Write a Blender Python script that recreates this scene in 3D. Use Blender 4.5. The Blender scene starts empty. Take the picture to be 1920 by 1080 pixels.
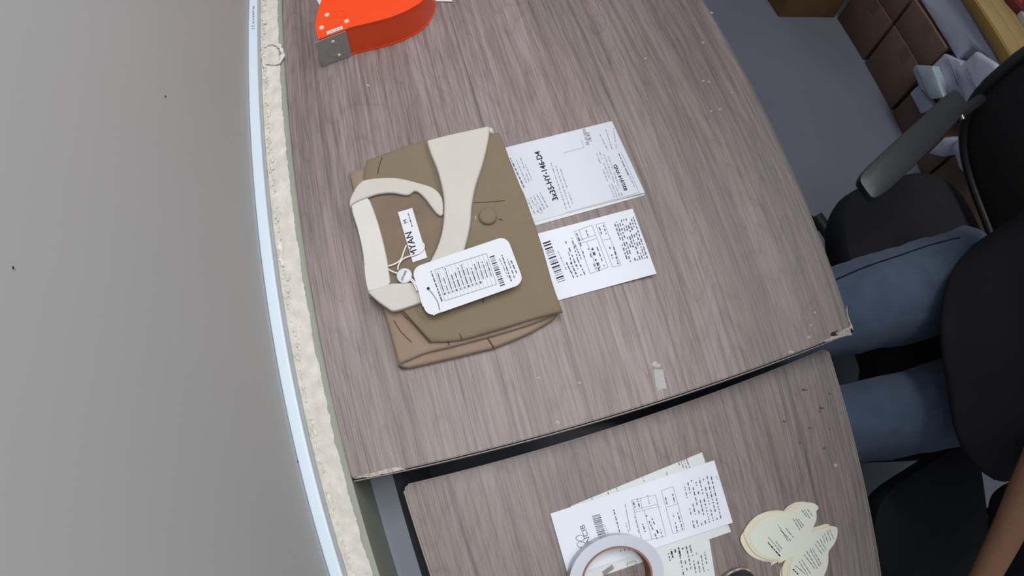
import bpy, bmesh, math, random
from mathutils import Matrix, Vector, noise
from mathutils.geometry import delaunay_2d_cdt
from mathutils.bvhtree import BVHTree
random.seed(7)
SC = bpy.context.scene
COL = SC.collection
PI = math.pi

# ---------------------------------------------------------------- camera (wide-angle security camera on the wall, barrel distortion)
F_PX, B_D = 1209.065, 0.10806          # theta = r/f * (1 + b (r/1000)^2), r in pixels of the 1920x1080 frame
CAM_R = Matrix(((0.9639967, 0.23504904, -0.12434757), (-0.26071229, 0.92747689, -0.26798454), (0.05233999, 0.29075515, 0.95536483)))
CAM_P = Vector((0.126365, -0.023874, 1.390492))
cd = bpy.data.cameras.new('camera'); cam = bpy.data.objects.new('camera', cd); COL.objects.link(cam)
cd.type = 'PANO'; cd.panorama_type = 'FISHEYE_LENS_POLYNOMIAL'
cd.sensor_width = 36.0; cd.sensor_fit = 'HORIZONTAL'; cd.clip_start = 0.01
_s = 36.0 / 1920.0
cd.fisheye_fov = math.radians(200)
cd.fisheye_polynomial_k0 = 0.0; cd.fisheye_polynomial_k1 = -1.0 / (F_PX * _s); cd.fisheye_polynomial_k2 = 0.0
cd.fisheye_polynomial_k3 = -(B_D / (F_PX * 1e6)) / _s ** 3; cd.fisheye_polynomial_k4 = 0.0
_m = CAM_R.to_4x4(); _m.translation = CAM_P; cam.matrix_world = _m
SC.camera = cam

# ---------------------------------------------------------------- world, lamps, exposure
world = bpy.data.worlds.new('room_ambient'); SC.world = world; world.use_nodes = True
bg = world.node_tree.nodes['Background']; bg.inputs[0].default_value = (0.86, 0.93, 1.0, 1); bg.inputs[1].default_value = 0.20
def area_light(name, loc, size, size_y, watts, color=(1, 0.97, 0.94)):
    l = bpy.data.lights.new(name, 'AREA'); l.shape = 'RECTANGLE'; l.size = size; l.size_y = size_y; l.energy = watts; l.color = color
    o = bpy.data.objects.new(name, l); o.location = loc; COL.objects.link(o); return o
area_light('wall_tube_light', (0.21, 0.20, 2.25), 0.12, 1.2, 14, (1.0, 0.99, 0.985))
area_light('ceiling_lamp_light', (1.32, 0.48, 2.62), 0.5, 1.1, 13.5, (1.0, 0.985, 0.97))
SC.view_settings.view_transform = 'Standard'; SC.view_settings.look = 'None'
SC.view_settings.gamma = 1.0; SC.view_settings.use_curve_mapping = False
SC.view_settings.exposure = 0.20

# ---------------------------------------------------------------- helpers
DZ = 0.75                                                    # height of the larger desk top
def ray(px, py):
    dx, dy = px - 960.0, py - 540.0; r = math.hypot(dx, dy) + 1e-9
    th = r / F_PX * (1 + B_D * (r / 1000) ** 2)
    return CAM_R @ Vector((math.sin(th) * dx / r, -math.sin(th) * dy / r, -math.cos(th)))
def at(px, py, z):                                           # point of the photograph lying at height z
    v = ray(px, py); return CAM_P + v * ((z - CAM_P.z) / v.z)
def atx(px, py, x):                                          # point of the photograph lying in the plane x
    v = ray(px, py); return CAM_P + v * ((x - CAM_P.x) / v.x)
def srgb(r, g, b):
    f = lambda c: (c / 255 / 12.92) if c / 255 <= 0.04045 else ((c / 255 + 0.055) / 1.055) ** 2.4
    return (f(r), f(g), f(b), 1)
def new_obj(name, me, mat=None, parent=None):
    o = bpy.data.objects.new(name, me); COL.objects.link(o)
    if mat is not None and not me.materials:
        for m in (mat if isinstance(mat, (list, tuple)) else [mat]): me.materials.append(m)
    if parent is not None:
        o.parent = parent; o.matrix_parent_inverse = parent.matrix_basis.inverted()
    return o
def tag(o, label=None, cat=None, group=None, kind=None):
    if label: o['label'] = label
    if cat: o['category'] = cat
    if group: o['group'] = group
    if kind: o['kind'] = kind
    return o
def thing(name, label, cat, loc, group=None):
    o = bpy.data.objects.new(name, None); o.location = loc; o.empty_display_size = 0.05; COL.objects.link(o)
    return tag(o, label, cat, group)
def from_bm(name, bm, mat, parent=None, smooth=True):
    bmesh.ops.recalc_face_normals(bm, faces=bm.faces)
    me = bpy.data.meshes.new(name); bm.to_mesh(me); bm.free()
    if smooth:
        me.polygons.foreach_set('use_smooth', [True] * len(me.polygons))
        me.set_sharp_from_angle(angle=math.radians(40))
    return new_obj(name, me, mat, parent)
def box_bm(bm, lo, hi, bevel=0.0, seg=2):
    r = bmesh.ops.create_cube(bm, size=1.0); vs = r['verts']
    for v in vs: v.co = Vector(((lo[i] + hi[i]) / 2 + v.co[i] * (hi[i] - lo[i]) for i in range(3)))
    if bevel > 0:
        es = {e for v in vs for e in v.link_edges}
        bmesh.ops.bevel(bm, geom=list(es), offset=bevel, segments=seg, affect='EDGES', profile=0.6)
    return bm
def box(name, lo, hi, mat, parent=None, bevel=0.002, seg=2):
    return from_bm(name, box_bm(bmesh.new(), lo, hi, bevel, seg), mat, parent)
def prism_bm(bm, pts, z0, z1, bevel=0.0, seg=2):             # pts: list of (x, y)
    bot = [bm.verts.new((p[0], p[1], z0)) for p in pts]; top = [bm.verts.new((p[0], p[1], z1)) for p in pts]
    n = len(pts)
    fb = bm.faces.new(bot[::-1]); ft = bm.faces.new(top)
    for i in range(n): bm.faces.new((bot[i], bot[(i + 1) % n], top[(i + 1) % n], top[i]))
    if bevel > 0:
        es = list({e for f in (fb, ft) for e in f.edges})
        bmesh.ops.bevel(bm, geom=es, offset=bevel, segments=seg, affect='EDGES')
    return bm
def prism(name, pts, z0, z1, mat, parent=None, bevel=0.0, smooth=True):
    return from_bm(name, prism_bm(bmesh.new(), pts, z0, z1, bevel), mat, parent, smooth)
def tube_bm(bm, pts, rad, n=10, closed=False, flat=1.0):
    pts = [Vector(p) for p in pts]; N = len(pts); rings = []
    rads = rad if isinstance(rad, (list, tuple)) else [rad] * N
    up = Vector((0, 0, 1))
    for i, p in enumerate(pts):
        a = pts[(i - 1) % N] if (closed or i > 0) else p; b = pts[(i + 1) % N] if (closed or i < N - 1) else p
        t = (b - a).normalized()
        u = t.cross(up)
        if u.length < 1e-4: u = t.cross(Vector((1, 0, 0)))
        u.normalize(); w = u.cross(t)
        rings.append([bm.verts.new(p + (u * math.cos(2 * PI * k / n) + w * math.sin(2 * PI * k / n) * flat) * rads[i]) for k in range(n)])
    for i in range(N if closed else N - 1):
        A, B = rings[i], rings[(i + 1) % N]
        for k in range(n): bm.faces.new((A[k], A[(k + 1) % n], B[(k + 1) % n], B[k]))
    if not closed:
        bm.faces.new(rings[0][::-1]); bm.faces.new(rings[-1])
    return bm
def tube(name, pts, rad, mat, parent=None, n=10, closed=False, flat=1.0):
    return from_bm(name, tube_bm(bmesh.new(), pts, rad, n, closed, flat), mat, parent)
def lathe_bm(bm, prof, c, n=48):                             # prof: list of (r, z) from axis c, closed profile if first==last
    rings = []
    for r, z in prof: rings.append([bm.verts.new((c[0] + r * math.cos(2 * PI * k / n), c[1] + r * math.sin(2 * PI * k / n), c[2] + z)) for k in range(n)])
    for A, B in zip(rings[:-1], rings[1:]):
        for k in range(n): bm.faces.new((A[k], A[(k + 1) % n], B[(k + 1) % n], B[k]))
    return rings
def lathe(name, prof, c, mat, parent=None, n=48, cap=True):
    bm = bmesh.new(); rings = lathe_bm(bm, prof, c, n)
    if prof[0] == prof[-1]: bmesh.ops.remove_doubles(bm, verts=bm.verts, dist=1e-6)
    elif cap:
        if prof[0][0] > 1e-6: bm.faces.new(rings[0][::-1])
        if prof[-1][0] > 1e-6: bm.faces.new(rings[-1])
        bmesh.ops.remove_doubles(bm, verts=bm.verts, dist=1e-6)
    return from_bm(name, bm, mat, parent)
def spline(pts, k=6, closed=True):                           # (x, y) or (x, y, 1) with 1 = keep the corner sharp
    P = [Vector((p[0], p[1])) for p in pts]; C = [len(p) > 2 and p[2] for p in pts]; n = len(P); out = []
    for i in range(n if closed else n - 1):
        p1, p2 = P[i], P[(i + 1) % n]
        p0 = P[(i - 1) % n] if (closed or i > 0) else p1; p3 = P[(i + 2) % n] if (closed or i < n - 2) else p2
        m1 = (p2 - p1) * 0.5 if C[i] else (p2 - p0) * 0.5
        m2 = (p2 - p1) * 0.5 if C[(i + 1) % n] else (p3 - p1) * 0.5
        for j in range(k):
            t = j / k; t2, t3 = t * t, t ** 3
            out.append(p1 * (2 * t3 - 3 * t2 + 1) + m1 * (t3 - 2 * t2 + t) + p2 * (-2 * t3 + 3 * t2) + m2 * (t3 - t2))
    if not closed: out.append(P[-1])
    return out
def inside(p, poly):
    c = False; n = len(poly); x, y = p
    for i in range(n):
        a, b = poly[i], poly[(i + 1) % n]
        if (a[1] > y) != (b[1] > y) and x < (b[0] - a[0]) * (y - a[1]) / (b[1] - a[1]) + a[0]: c = not c
    return c
def edge_dist(p, poly):
    m = 9.0; p = Vector(p); n = len(poly)
    for i in range(n):
        a = Vector(poly[i]); d = Vector(poly[(i + 1) % n]) - a
        t = max(0, min(1, (p - a).dot(d) / max(d.length_squared, 1e-12)))
        m = min(m, (p - a - d * t).length)
    return m
def resample(poly, step):
    out = []; n = len(poly)
    for i in range(n):
        a = Vector(poly[i]); b = Vector(poly[(i + 1) % n]); k = max(1, int((b - a).length / step))
        for j in range(k): out.append(a.lerp(b, j / k))
    return out
def cloth(name, poly, ztop, zbot, mat, parent=None, step=0.006, er=0.004, amp=0.0008, freq=22, seed=0.0, extra=None):
    """a layer of fabric: outline poly (world x, y), soft rounded edge, gentle undulation"""
    poly = resample([Vector((p[0], p[1])) for p in poly], step)
    xs = [p.x for p in poly]; ys = [p.y for p in poly]
    pts = list(poly); n = len(poly)
    if er > 0:
        area = sum(poly[i].x * poly[(i + 1) % n].y - poly[(i + 1) % n].x * poly[i].y for i in range(n)); sg = 1 if area > 0 else -1
        for ring in (er * 0.18, er * 0.5, er * 1.0):
            for i in range(n):
                d = (poly[(i + 1) % n] - poly[i - 1]).normalized(); q = poly[i] + Vector((-d.y, d.x)) * sg * ring
                if inside(q, poly) and edge_dist(q, poly) > ring * 0.93: pts.append(q)
    x = min(xs)
    row = 0
    while x < max(xs):
        y = min(ys) + (step / 2 if row % 2 else 0)
        while y < max(ys):
            q = Vector((x, y))
            if inside(q, poly) and edge_dist(q, poly) > max(step * 0.45, er + step * 0.3): pts.append(q)
            y += step
        x += step * 0.87; row += 1
    vs, es, fs, *_ = delaunay_2d_cdt(pts, [(i, (i + 1) % n) for i in range(n)], [list(range(n))], 1, 1e-7)
    ztf = ztop if callable(ztop) else (lambda x, y: ztop)
    zbf = zbot if callable(zbot) else (lambda x, y: zbot)
    bm = bmesh.new(); T = []; Bt = []
    for v in vs:
        d = min(1.0, edge_dist(v, poly) / er) if er > 0 else 1.0
        zt, zb = ztf(v.x, v.y), zbf(v.x, v.y)
        prof = math.sqrt(max(0.0, 1 - (1 - d) ** 2))
        z = zb + (zt - zb) * (0.45 + 0.55 * prof)
        z += amp * prof * noise.noise((v.x * freq + seed, v.y * freq, seed))
        if extra: z += extra(v.x, v.y) * prof
        T.append(bm.verts.new((v.x, v.y, z))); Bt.append(bm.verts.new((v.x, v.y, zb)))
    cnt = {}
    for f in fs:
        if len(f) != 3: continue
        bm.faces.new([T[i] for i in f]); bm.faces.new([Bt[i] for i in reversed(f)])
        for i in range(3):
            e = tuple(sorted((f[i], f[(i + 1) % 3]))); cnt[e] = cnt.get(e, 0) + 1
    for (a, b), c in cnt.items():
        if c == 1: bm.faces.new((T[a], T[b], Bt[b], Bt[a]))
    loose = [v for v in bm.verts if not v.link_faces]
    bmesh.ops.delete(bm, geom=loose, context='VERTS')
    return from_bm(name, bm, mat, parent)
def W(pts, z):                                               # pixel outline -> world outline at height z
    return [at(p[0], p[1], z).xy for p in pts]

# ---------------------------------------------------------------- materials
def mat(name, col, rough=0.6, spec=0.4, metal=0.0, bump=None, var=None, sheen=0.0):
    """bump=(scale, strength); var=(scale, second colour, contrast)"""
    m = bpy.data.materials.new(name); m.use_nodes = True; nt = m.node_tree; b = nt.nodes['Principled BSDF']
    b.inputs['Base Color'].default_value = col; b.inputs['Roughness'].default_value = rough
    b.inputs['Specular IOR Level'].default_value = spec; b.inputs['Metallic'].default_value = metal
    if sheen: b.inputs['Sheen Weight'].default_value = sheen
    tc = nt.nodes.new('ShaderNodeTexCoord')
    if var:
        nz = nt.nodes.new('ShaderNodeTexNoise'); nz.inputs['Scale'].default_value = var[0]; nz.inputs['Detail'].default_value = 6
        cr = nt.nodes.new('ShaderNodeValToRGB'); w = var[2] if len(var) > 2 else 0.15
        cr.color_ramp.elements[0].position = 0.5 - w; cr.color_ramp.elements[1].position = 0.5 + w
        cr.color_ramp.elements[0].color = col; cr.color_ramp.elements[1].color = var[1]
        nt.links.new(tc.outputs['Object'], nz.inputs['Vector']); nt.links.new(nz.outputs[0], cr.inputs[0]); nt.links.new(cr.outputs[0], b.inputs['Base Color'])
    if bump:
        nz = nt.nodes.new('ShaderNodeTexNoise'); nz.inputs['Scale'].default_value = bump[0]; nz.inputs['Detail'].default_value = 5
        bp = nt.nodes.new('ShaderNodeBump'); bp.inputs['Strength'].default_value = bump[1]; bp.inputs['Distance'].default_value = 0.002
        nt.links.new(tc.outputs['Object'], nz.inputs['Vector']); nt.links.new(nz.outputs[0], bp.inputs['Height']); nt.links.new(bp.outputs[0], b.inputs['Normal'])
    return m
def wood_mat(name, seed, tint=1.0):
    m = bpy.data.materials.new(name); m.use_nodes = True; nt = m.node_tree; N = nt.nodes; L = nt.links; b = N['Principled BSDF']
    tc = N.new('ShaderNodeTexCoord')
    def noise_tex(scale, sx, sy, detail=6, dist=0.0, off=0.0):
        mp = N.new('ShaderNodeMapping'); mp.inputs['Scale'].default_value = (sx, sy, 1); mp.inputs['Location'].default_value = (seed + off, seed * 2 + off, 0)
        nz = N.new('ShaderNodeTexNoise'); nz.inputs['Scale'].default_value = scale; nz.inputs['Detail'].default_value = detail; nz.inputs['Distortion'].default_value = dist
        L.new(tc.outputs['Object'], mp.inputs[0]); L.new(mp.outputs[0], nz.inputs['Vector']); return nz.outputs[0]
    fine = noise_tex(1.0, 700, 20, 4, 0.3); mid = noise_tex(1.0, 170, 3.2, 5, 0.6, 3); broad = noise_tex(1.0, 16, 2.5, 4, 0.5, 9)
    # cathedral figure: rings of a slow noise
    figure = noise_tex(1.0, 7.5, 1.5, 2, 0.35, 17)
    mul = N.new('ShaderNodeMath'); mul.operation = 'MULTIPLY'; mul.inputs[1].default_value = 34.0; L.new(figure, mul.inputs[0])
    fr = N.new('ShaderNodeMath'); fr.operation = 'FRACT'; L.new(mul.outputs[0], fr.inputs[0])
    def ramp(src, stops):
        r = N.new('ShaderNodeValToRGB'); e = r.color_ramp.elements
        while len(e) < len(stops): e.new(0.5)
        for el, (p, c) in zip(e, stops): el.position = p; el.color = c if len(c) == 4 else (*c, 1)
        L.new(src, r.inputs[0]); return r.outputs[0]
    def mix(kind, fac, a, bb):
        x = N.new('ShaderNodeMix'); x.data_type = 'RGBA'; x.blend_type = kind; x.inputs[0].default_value = fac
        L.new(a, x.inputs[6]); L.new(bb, x.inputs[7]); return x.outputs[2]
    base = ramp(broad, [(0.3, srgb(120 * tint, 109 * tint, 107 * tint)), (0.5, srgb(130 * tint, 118 * tint, 115 * tint)), (0.7, srgb(139 * tint, 127 * tint, 127 * tint))])
    g = lambda v: (v, v, v)
    c = mix('MULTIPLY', 0.85, base, ramp(mid, [(0.34, g(0.74)), (0.5, g(1.0)), (0.66, g(1.12))]))
    c = mix('MULTIPLY', 0.8, c, ramp(fine, [(0.32, g(0.62)), (0.47, g(1.0)), (0.7, g(1.28))]))
    c = mix('MULTIPLY', 0.5, c, ramp(fr.outputs[0], [(0.0, g(0.72)), (0.1, g(0.96)), (0.55, g(1.08)), (0.93, g(1.0)), (1.0, g(0.72))]))
    lines = noise_tex(1.0, 260, 0.9, 3, 0.25, 31)
    c = mix('MULTIPLY', 0.9, c, ramp(lines, [(0.0, g(1.08)), (0.34, g(1.08)), (0.38, g(1.0)), (0.60, g(1.0)), (0.66, g(0.72)), (1.0, g(0.68))]))
    L.new(c, b.inputs['Base Color'])
    b.inputs['Specular IOR Level'].default_value = 0.5
    rr = N.new('ShaderNodeMapRange'); rr.inputs[3].default_value = 0.40; rr.inputs[4].default_value = 0.54; L.new(fine, rr.inputs[0]); L.new(rr.outputs[0], b.inputs['Roughness'])
    bp = N.new('ShaderNodeBump'); bp.inputs['Strength'].default_value = 0.22; bp.inputs['Distance'].default_value = 0.001; L.new(fine, bp.inputs['Height']); L.new(bp.outputs[0], b.inputs['Normal'])
    return m
M = dict(
    wall=mat('grey_wall_paint', srgb(198, 198, 197), 0.6, 0.3, bump=(9, 0.10), var=(2.2, srgb(192, 193, 194), 0.2)),
    band=mat('grey_green_paint', srgb(150, 154, 142), 0.7, 0.3, bump=(60, 0.3)),
    lowwall=mat('blue_grey_lower_paint', srgb(132, 138, 148), 0.6, 0.3, bump=(40, 0.2)),
    plaster=mat('raw_plaster', srgb(218, 214, 205), 0.9, 0.2, bump=(180, 0.9), var=(70, srgb(198, 193, 183), 0.2)),
    crust=mat('white_plaster_crust', srgb(235, 232, 224), 0.9, 0.2, bump=(320, 1.0), var=(160, srgb(196, 188, 176), 0.2)),
    duct=mat('pale_blue_plastic', srgb(206, 220, 232), 0.35, 0.5),
    floor=mat('blue_grey_floor', srgb(132, 137, 152), 0.5, 0.4, bump=(50, 0.12), var=(3.0, srgb(125, 130, 145), 0.2)),
    wood=wood_mat('grey_brown_laminate', 0.0), wood2=wood_mat('grey_brown_laminate_small_desk', 5.3, 0.97),
    edge=mat('laminate_edge', srgb(150, 142, 138), 0.5), edgedark=mat('dark_edge_gap', srgb(35, 31, 30), 0.8, 0.1),
    chip=mat('chipped_core', srgb(206, 198, 192), 0.9, 0.2, bump=(500, 0.8), var=(260, srgb(150, 138, 128), 0.2)),
    scuff=mat('faint_scuff', srgb(88, 78, 74), 0.8, 0.2), chipdark=mat('dark_scuff', srgb(62, 50, 44), 0.9, 0.1), residue=mat('tape_residue', srgb(160, 157, 158), 0.35, 0.5, bump=(200, 0.4)),
    steel_frame=mat('dark_steel_frame', srgb(42, 42, 44), 0.5, 0.4),
    brown=mat('brown_fabric', srgb(129, 118, 100), 0.9, 0.15, bump=(900, 0.35), var=(30, srgb(128, 114, 93), 0.25), sheen=0.1),
    brown_in=mat('brown_fabric_inner', srgb(132, 116, 100), 0.9, 0.15, bump=(900, 0.35), var=(40, srgb(118, 104, 90), 0.25)),
    rose=mat('brown_fabric_lit_fold', srgb(152, 134, 120), 0.9, 0.15, bump=(900, 0.35), var=(30, srgb(142, 122, 106), 0.25), sheen=0.1),  # same brown cloth; light on the rolled folds is put into this paler tone
    seam=mat('brown_seam_thread', srgb(84, 68, 50), 0.9, 0.1),
    cream=mat('cream_trim_fabric', srgb(203, 198, 191), 0.85, 0.2, bump=(700, 0.15), var=(18, srgb(197, 192, 185), 0.25)),
    creamlt=mat('cream_trim_stand', srgb(206, 205, 203), 0.8, 0.2, bump=(600, 0.15), var=(18, srgb(214, 210, 203), 0.25)),
    card=mat('white_card', srgb(214, 218, 226), 0.5, 0.4), paper=mat('white_paper', srgb(226, 230, 240), 0.75, 0.25, var=(14, srgb(220, 225, 236), 0.3)),
    paper2=mat('offwhite_paper', srgb(214, 219, 220), 0.75, 0.25), label=mat('shipping_label_paper', srgb(210, 215, 225), 0.6, 0.3, var=(9, srgb(204, 210, 219), 0.3)),
    ink=mat('black_ink', srgb(38, 38, 44), 0.7, 0.2), inkgrey=mat('faded_ink', srgb(142, 146, 156), 0.7, 0.2), inkmid=mat('grey_ink', srgb(96, 98, 108), 0.7, 0.2),
    string=mat('white_cord', srgb(232, 228, 224), 0.7, 0.3), cream_card=mat('cream_card', srgb(218, 221, 208), 0.7, 0.25), cream_card_in=mat('cream_card_yellowed', srgb(220, 215, 192), 0.7, 0.25),
    orange=mat('orange_plastic', srgb(238, 74, 24), 0.35, 0.5, bump=(14, 0.05)),
    blade=mat('grey_steel_blade', srgb(152, 150, 147), 0.42, 0.5, 0.1, bump=(90, 0.08)), screw=mat('bright_screw', srgb(226, 222, 212), 0.3, 0.5, 0.3),
    tape=mat('translucent_tape_side', srgb(196, 202, 212), 0.3, 0.5, var=(12, srgb(186, 193, 203), 0.2)), core=mat('brown_card_core', srgb(146, 108, 96), 0.85, 0.2),
    black=mat('black_plastic', srgb(44, 44, 48), 0.45, 0.4), arm=mat('black_armrest_plastic', srgb(46, 50, 55), 0.38, 0.5), seat=mat('black_seat_fabric', srgb(46, 47, 51), 0.85, 0.2, bump=(500, 0.3)),
    mesh=mat('black_back_mesh', srgb(44, 42, 46), 0.8, 0.2, bump=(900, 0.6)), chrome=mat('dull_metal', srgb(150, 150, 150), 0.35, 0.5, 0.8),
    rim=mat('pale_rim', srgb(150, 140, 128), 0.4, 0.5, 0.4),
    carton=mat('brown_cardboard', srgb(138, 112, 98), 0.85, 0.2, bump=(30, 0.15), var=(6, srgb(124, 100, 87), 0.25)), cartonb=mat('tan_cardboard', srgb(150, 118, 78), 0.8, 0.2, var=(6, srgb(134, 104, 70), 0.25)),
    cartontape=mat('brown_packing_tape', srgb(74, 48, 34), 0.4, 0.5),
    poly=mat('white_poly_mailer', srgb(214, 217, 240), 0.4, 0.4, bump=(20, 0.25), var=(8, srgb(204, 208, 232), 0.3)), polyb=mat('pale_blue_poly_mailer', srgb(190, 208, 220), 0.35, 0.5, bump=(30, 0.3)),
    pine=mat('yellow_pine_board', srgb(184, 158, 112), 0.6, 0.3, bump=(20, 0.1), var=(9, srgb(174, 148, 100), 0.25)), pinedk=mat('pine_board_edge', srgb(158, 132, 76), 0.65, 0.3, var=(14, srgb(144, 118, 66), 0.25)),
    red=mat('red_print', srgb(196, 64, 50), 0.5), maroon=mat('maroon_packet', srgb(110, 44, 48), 0.5), silver=mat('silver_packet', srgb(186, 182, 184), 0.4, 0.5, bump=(60, 0.4)),
    denim=mat('blue_denim', srgb(92, 108, 130), 0.9, 0.15, bump=(420, 0.5), var=(26, srgb(80, 97, 120), 0.25), sheen=0.15), denimseam=mat('denim_seam', srgb(34, 40, 58), 0.9, 0.1),
    shirt=mat('black_tshirt_fabric', srgb(50, 50, 57), 0.92, 0.1, bump=(300, 0.25)), skin=mat('skin', srgb(168, 126, 100), 0.55, 0.35, var=(20, srgb(158, 116, 92), 0.3)), hair=mat('black_hair', srgb(24, 20, 19), 0.5, 0.4, bump=(200, 0.6)),
    lip=mat('lips', srgb(150, 92, 84), 0.5), eye=mat('eye_dark', srgb(30, 24, 22), 0.25, 0.5), shoe=mat('dark_shoe', srgb(40, 40, 44), 0.7, 0.3), lampbody=mat('white_lamp_housing', srgb(225, 225, 222), 0.5),
)

# ---------------------------------------------------------------- the setting
floor = box('floor', (-0.3, -2.6, -0.05), (3.6, 3.2, 0.0), M['floor'], None, 0); tag(floor, kind='structure')
WX, LX = -0.047, -0.007                                       # wall face, face of the thicker base below it
bm = bmesh.new()
def wallbox(lo, hi, mi):
    k = len(bm.faces); box_bm(bm, lo, hi); bm.faces.ensure_lookup_table()
    for f in bm.faces[k:]: f.material_index = mi
wallbox((-0.25, -2.6, DZ - 0.01), (WX, 3.2, 2.75), 0)
wallbox((-0.25, -2.6, DZ - 0.12), (-0.0012, 3.2, DZ - 0.0055), 1)
wallbox((-0.25, -2.6, 0.0), (0.027, 3.2, DZ - 0.1201), 2)
wall = from_bm('wall_left', bm, [M['wall'], M['band'], M['lowwall']], None, False); tag(wall, kind='structure')
def ledge():
    bm = bmesh.new(); ny, nx = 760, 14; y0, y1 = -1.2, 1.6; rows = []
    for j in range(ny + 1):
        y = y0 + (y1 - y0) * j / ny
        xr = LX + 0.0016 * noise.noise((y * 38, 3.1, 0)) + 0.0013 * noise.noise((y * 170, 7.7, 0)) + 0.001 * noise.noise((y * 520, 1.7, 0)) - 0.001
        row = []
        for i in range(nx + 1):
            t = i / nx; x = WX + 0.001 + (xr - WX - 0.001) * t
            z = DZ - 0.0035 + 0.0016 * noise.noise((x * 140, y * 30, 2)) + 0.0012 * noise.noise((x * 420, y * 190, 5)) + 0.003 * (abs(noise.noise((x * 300, y * 150, 9))) ** 1.5 if t < 0.42 else 0)
            if t < 0.42: z += 0.002 * (1 - t / 0.42)
            row.append(bm.verts.new((x, y, z)))
        row.append(bm.verts.new((xr - 0.0005, y, DZ - 0.0056)))
        rows.append(row)
    for A, B in zip(rows[:-1], rows[1:]):
        for i in range(len(A) - 1): bm.faces.new((A[i], A[i + 1], B[i + 1], B[i]))
    return from_bm('trim_1', bm, M['plaster'])
led = ledge(); tag(led, kind='structure')
# ragged white crust along the back of the ledge and the ring-shaped plaster patch
def crust_blobs():
    bm = bmesh.new(); rnd = random.Random(3)
    for i in range(900):
        y = rnd.uniform(-1.1, 1.4); r = rnd.uniform(0.0006, 0.0022) * (0.6 + abs(noise.noise((y * 25, 0, 1))) * 1.6)
        a = bmesh.ops.create_icosphere(bm, subdivisions=1, radius=r); jx = rnd.triangular(-.0006, .007, 0.0); sy = rnd.uniform(0.8, 3.0)
        for v in a['verts']: v.co = Vector((v.co.x * 0.9 + WX + 0.0158 + rnd.triangular(-.0006, .006, 0.0) * 0 + jx, v.co.y * sy + y, v.co.z * 0.5 + DZ - 0.002))
    return from_bm('crust', bm, M['crust'], led)
o = crust_blobs(); tag(o, kind='stuff')
c0 = at(511, 101, DZ)
bm = bmesh.new(); rnd = random.Random(5); ringp = []; rr_ = []
for k in range(60):
    a = 2 * PI * k / 60; w_ = 1 + 0.12 * noise.noise((math.cos(a) * 2, math.sin(a) * 2, 1))
    ringp.append(at(510 + 20 * w_ * math.cos(a), 101 + 19 * w_ * math.sin(a), DZ - 0.0012)); rr_.append(max(0.0006, 0.0024 + 0.0022 * noise.noise((math.cos(a) * 3, math.sin(a) * 3, 4)) + 0.0007 * math.cos(a) + rnd.uniform(-.0006, .0006)))
tube_bm(bm, ringp, rr_, 8, True, 0.6)
from_bm('plaster_ring', bm, M['crust'], led)
# plastic cable duct on the ledge against the wall
dct = thing('cable_duct', 'pale blue plastic cable trunking running along the grey wall on a plaster ledge', 'cable duct', (WX + 0.007, 0.2, DZ))
box('duct_base', (WX + 0.0005, -1.2, DZ + 0.001), (WX + 0.0135, 1.6, DZ + 0.017), M['duct'], dct, 0.001)
box('duct_cover', (WX + 0.0003, -1.2, DZ + 0.0172), (WX + 0.0142, 1.6, DZ + 0.024), M['duct'], dct, 0.0022, 3)
bm = bmesh.new(); rnd = random.Random(2)
for i in range(11):                                            # faded lettering printed on the cover near the far end
    p = at(475.5, 12 + i * 3.1, DZ + 0.0243); box_bm(bm, (p.x - 0.0016, p.y - 0.0007, p.z - 0.0003), (p.x + rnd.uniform(0.0, 0.0016), p.y + 0.0007, p.z + 0.0001))
for i in range(2):
    p = at(474.5, 48 + i * 5, DZ + 0.0243)
    for dx in (-0.0022, 0.0018): box_bm(bm, (p.x + dx, p.y - 0.0012, p.z - 0.0003), (p.x + dx + 0.0006, p.y + 0.0012, p.z + 0.0001))
    box_bm(bm, (p.x - 0.0022, p.y - 0.0014, p.z - 0.0003), (p.x + 0.0022, p.y - 0.0009, p.z + 0.0001))
from_bm('lettering', bm, M['inkmid'], dct, False)
# small marks on the wall
for i, (px, py, r) in enumerate(((310, 181, 0.0011), (24, 502, 0.0008), (558, 866, 0.0012))):
    p = atx(px, py, WX); o = from_bm('wall_fleck', (lambda b: (bmesh.ops.create_icosphere(b, subdivisions=1, radius=r), b)[1])(bmesh.new()), M['chipdark'], wall); o.location = p

# ---------------------------------------------------------------- desks
def desk(name, label, outline, ztop, th, wmat, legs, apron):
    cx = sum(p[0] for p in outline) / 4; cy = sum(p[1] for p in outline) / 4
    d = thing(name, label, 'desk', (cx, cy, 0))
    pts = []
    n = len(outline)
    for i in range(n):                                        # slightly rounded corners
        p = Vector(outline[i]); a = Vector(outline[i - 1]); b = Vector(outline[(i + 1) % n]); r = 0.006
        u = (a - p).normalized() * r; w = (b - p).normalized() * r
        for t in (0, 0.33, 0.67, 1): pts.append(p + u * (1 - t) ** 2 + w * t ** 2)
    prism('tabletop', pts, ztop - th, ztop, wmat, d, 0.0012)
    for (x, y) in legs: box('leg', (x - 0.02, y - 0.02, 0.0), (x + 0.02, y + 0.02, ztop - th), M['steel_frame'], d, 0.003)
    for lo, hi in apron: box('apron', lo, hi, M['steel_frame'], d, 0.002)
    return d
desk1 = desk('desk', 'large grey-brown woodgrain desk against the wall, holding the folded shirt', [(0.0, 0.0), (0.6, 0.0), (0.6, 1.3), (0.0, 1.3)], DZ, 0.025, M['wood'],
             [(0.05, 0.06), (0.55, 0.20), (0.05, 1.24), (0.55, 1.24)], [((0.03, 0.05, DZ - 0.075), (0.57, 0.07, DZ - 0.026)), ((0.04, 0.07, DZ - 0.075), (0.06, 1.23, DZ - 0.026)), ((0.54, 0.07, DZ - 0.075), (0.56, 1.23, DZ - 0.026))])
D2 = 0.70
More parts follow.
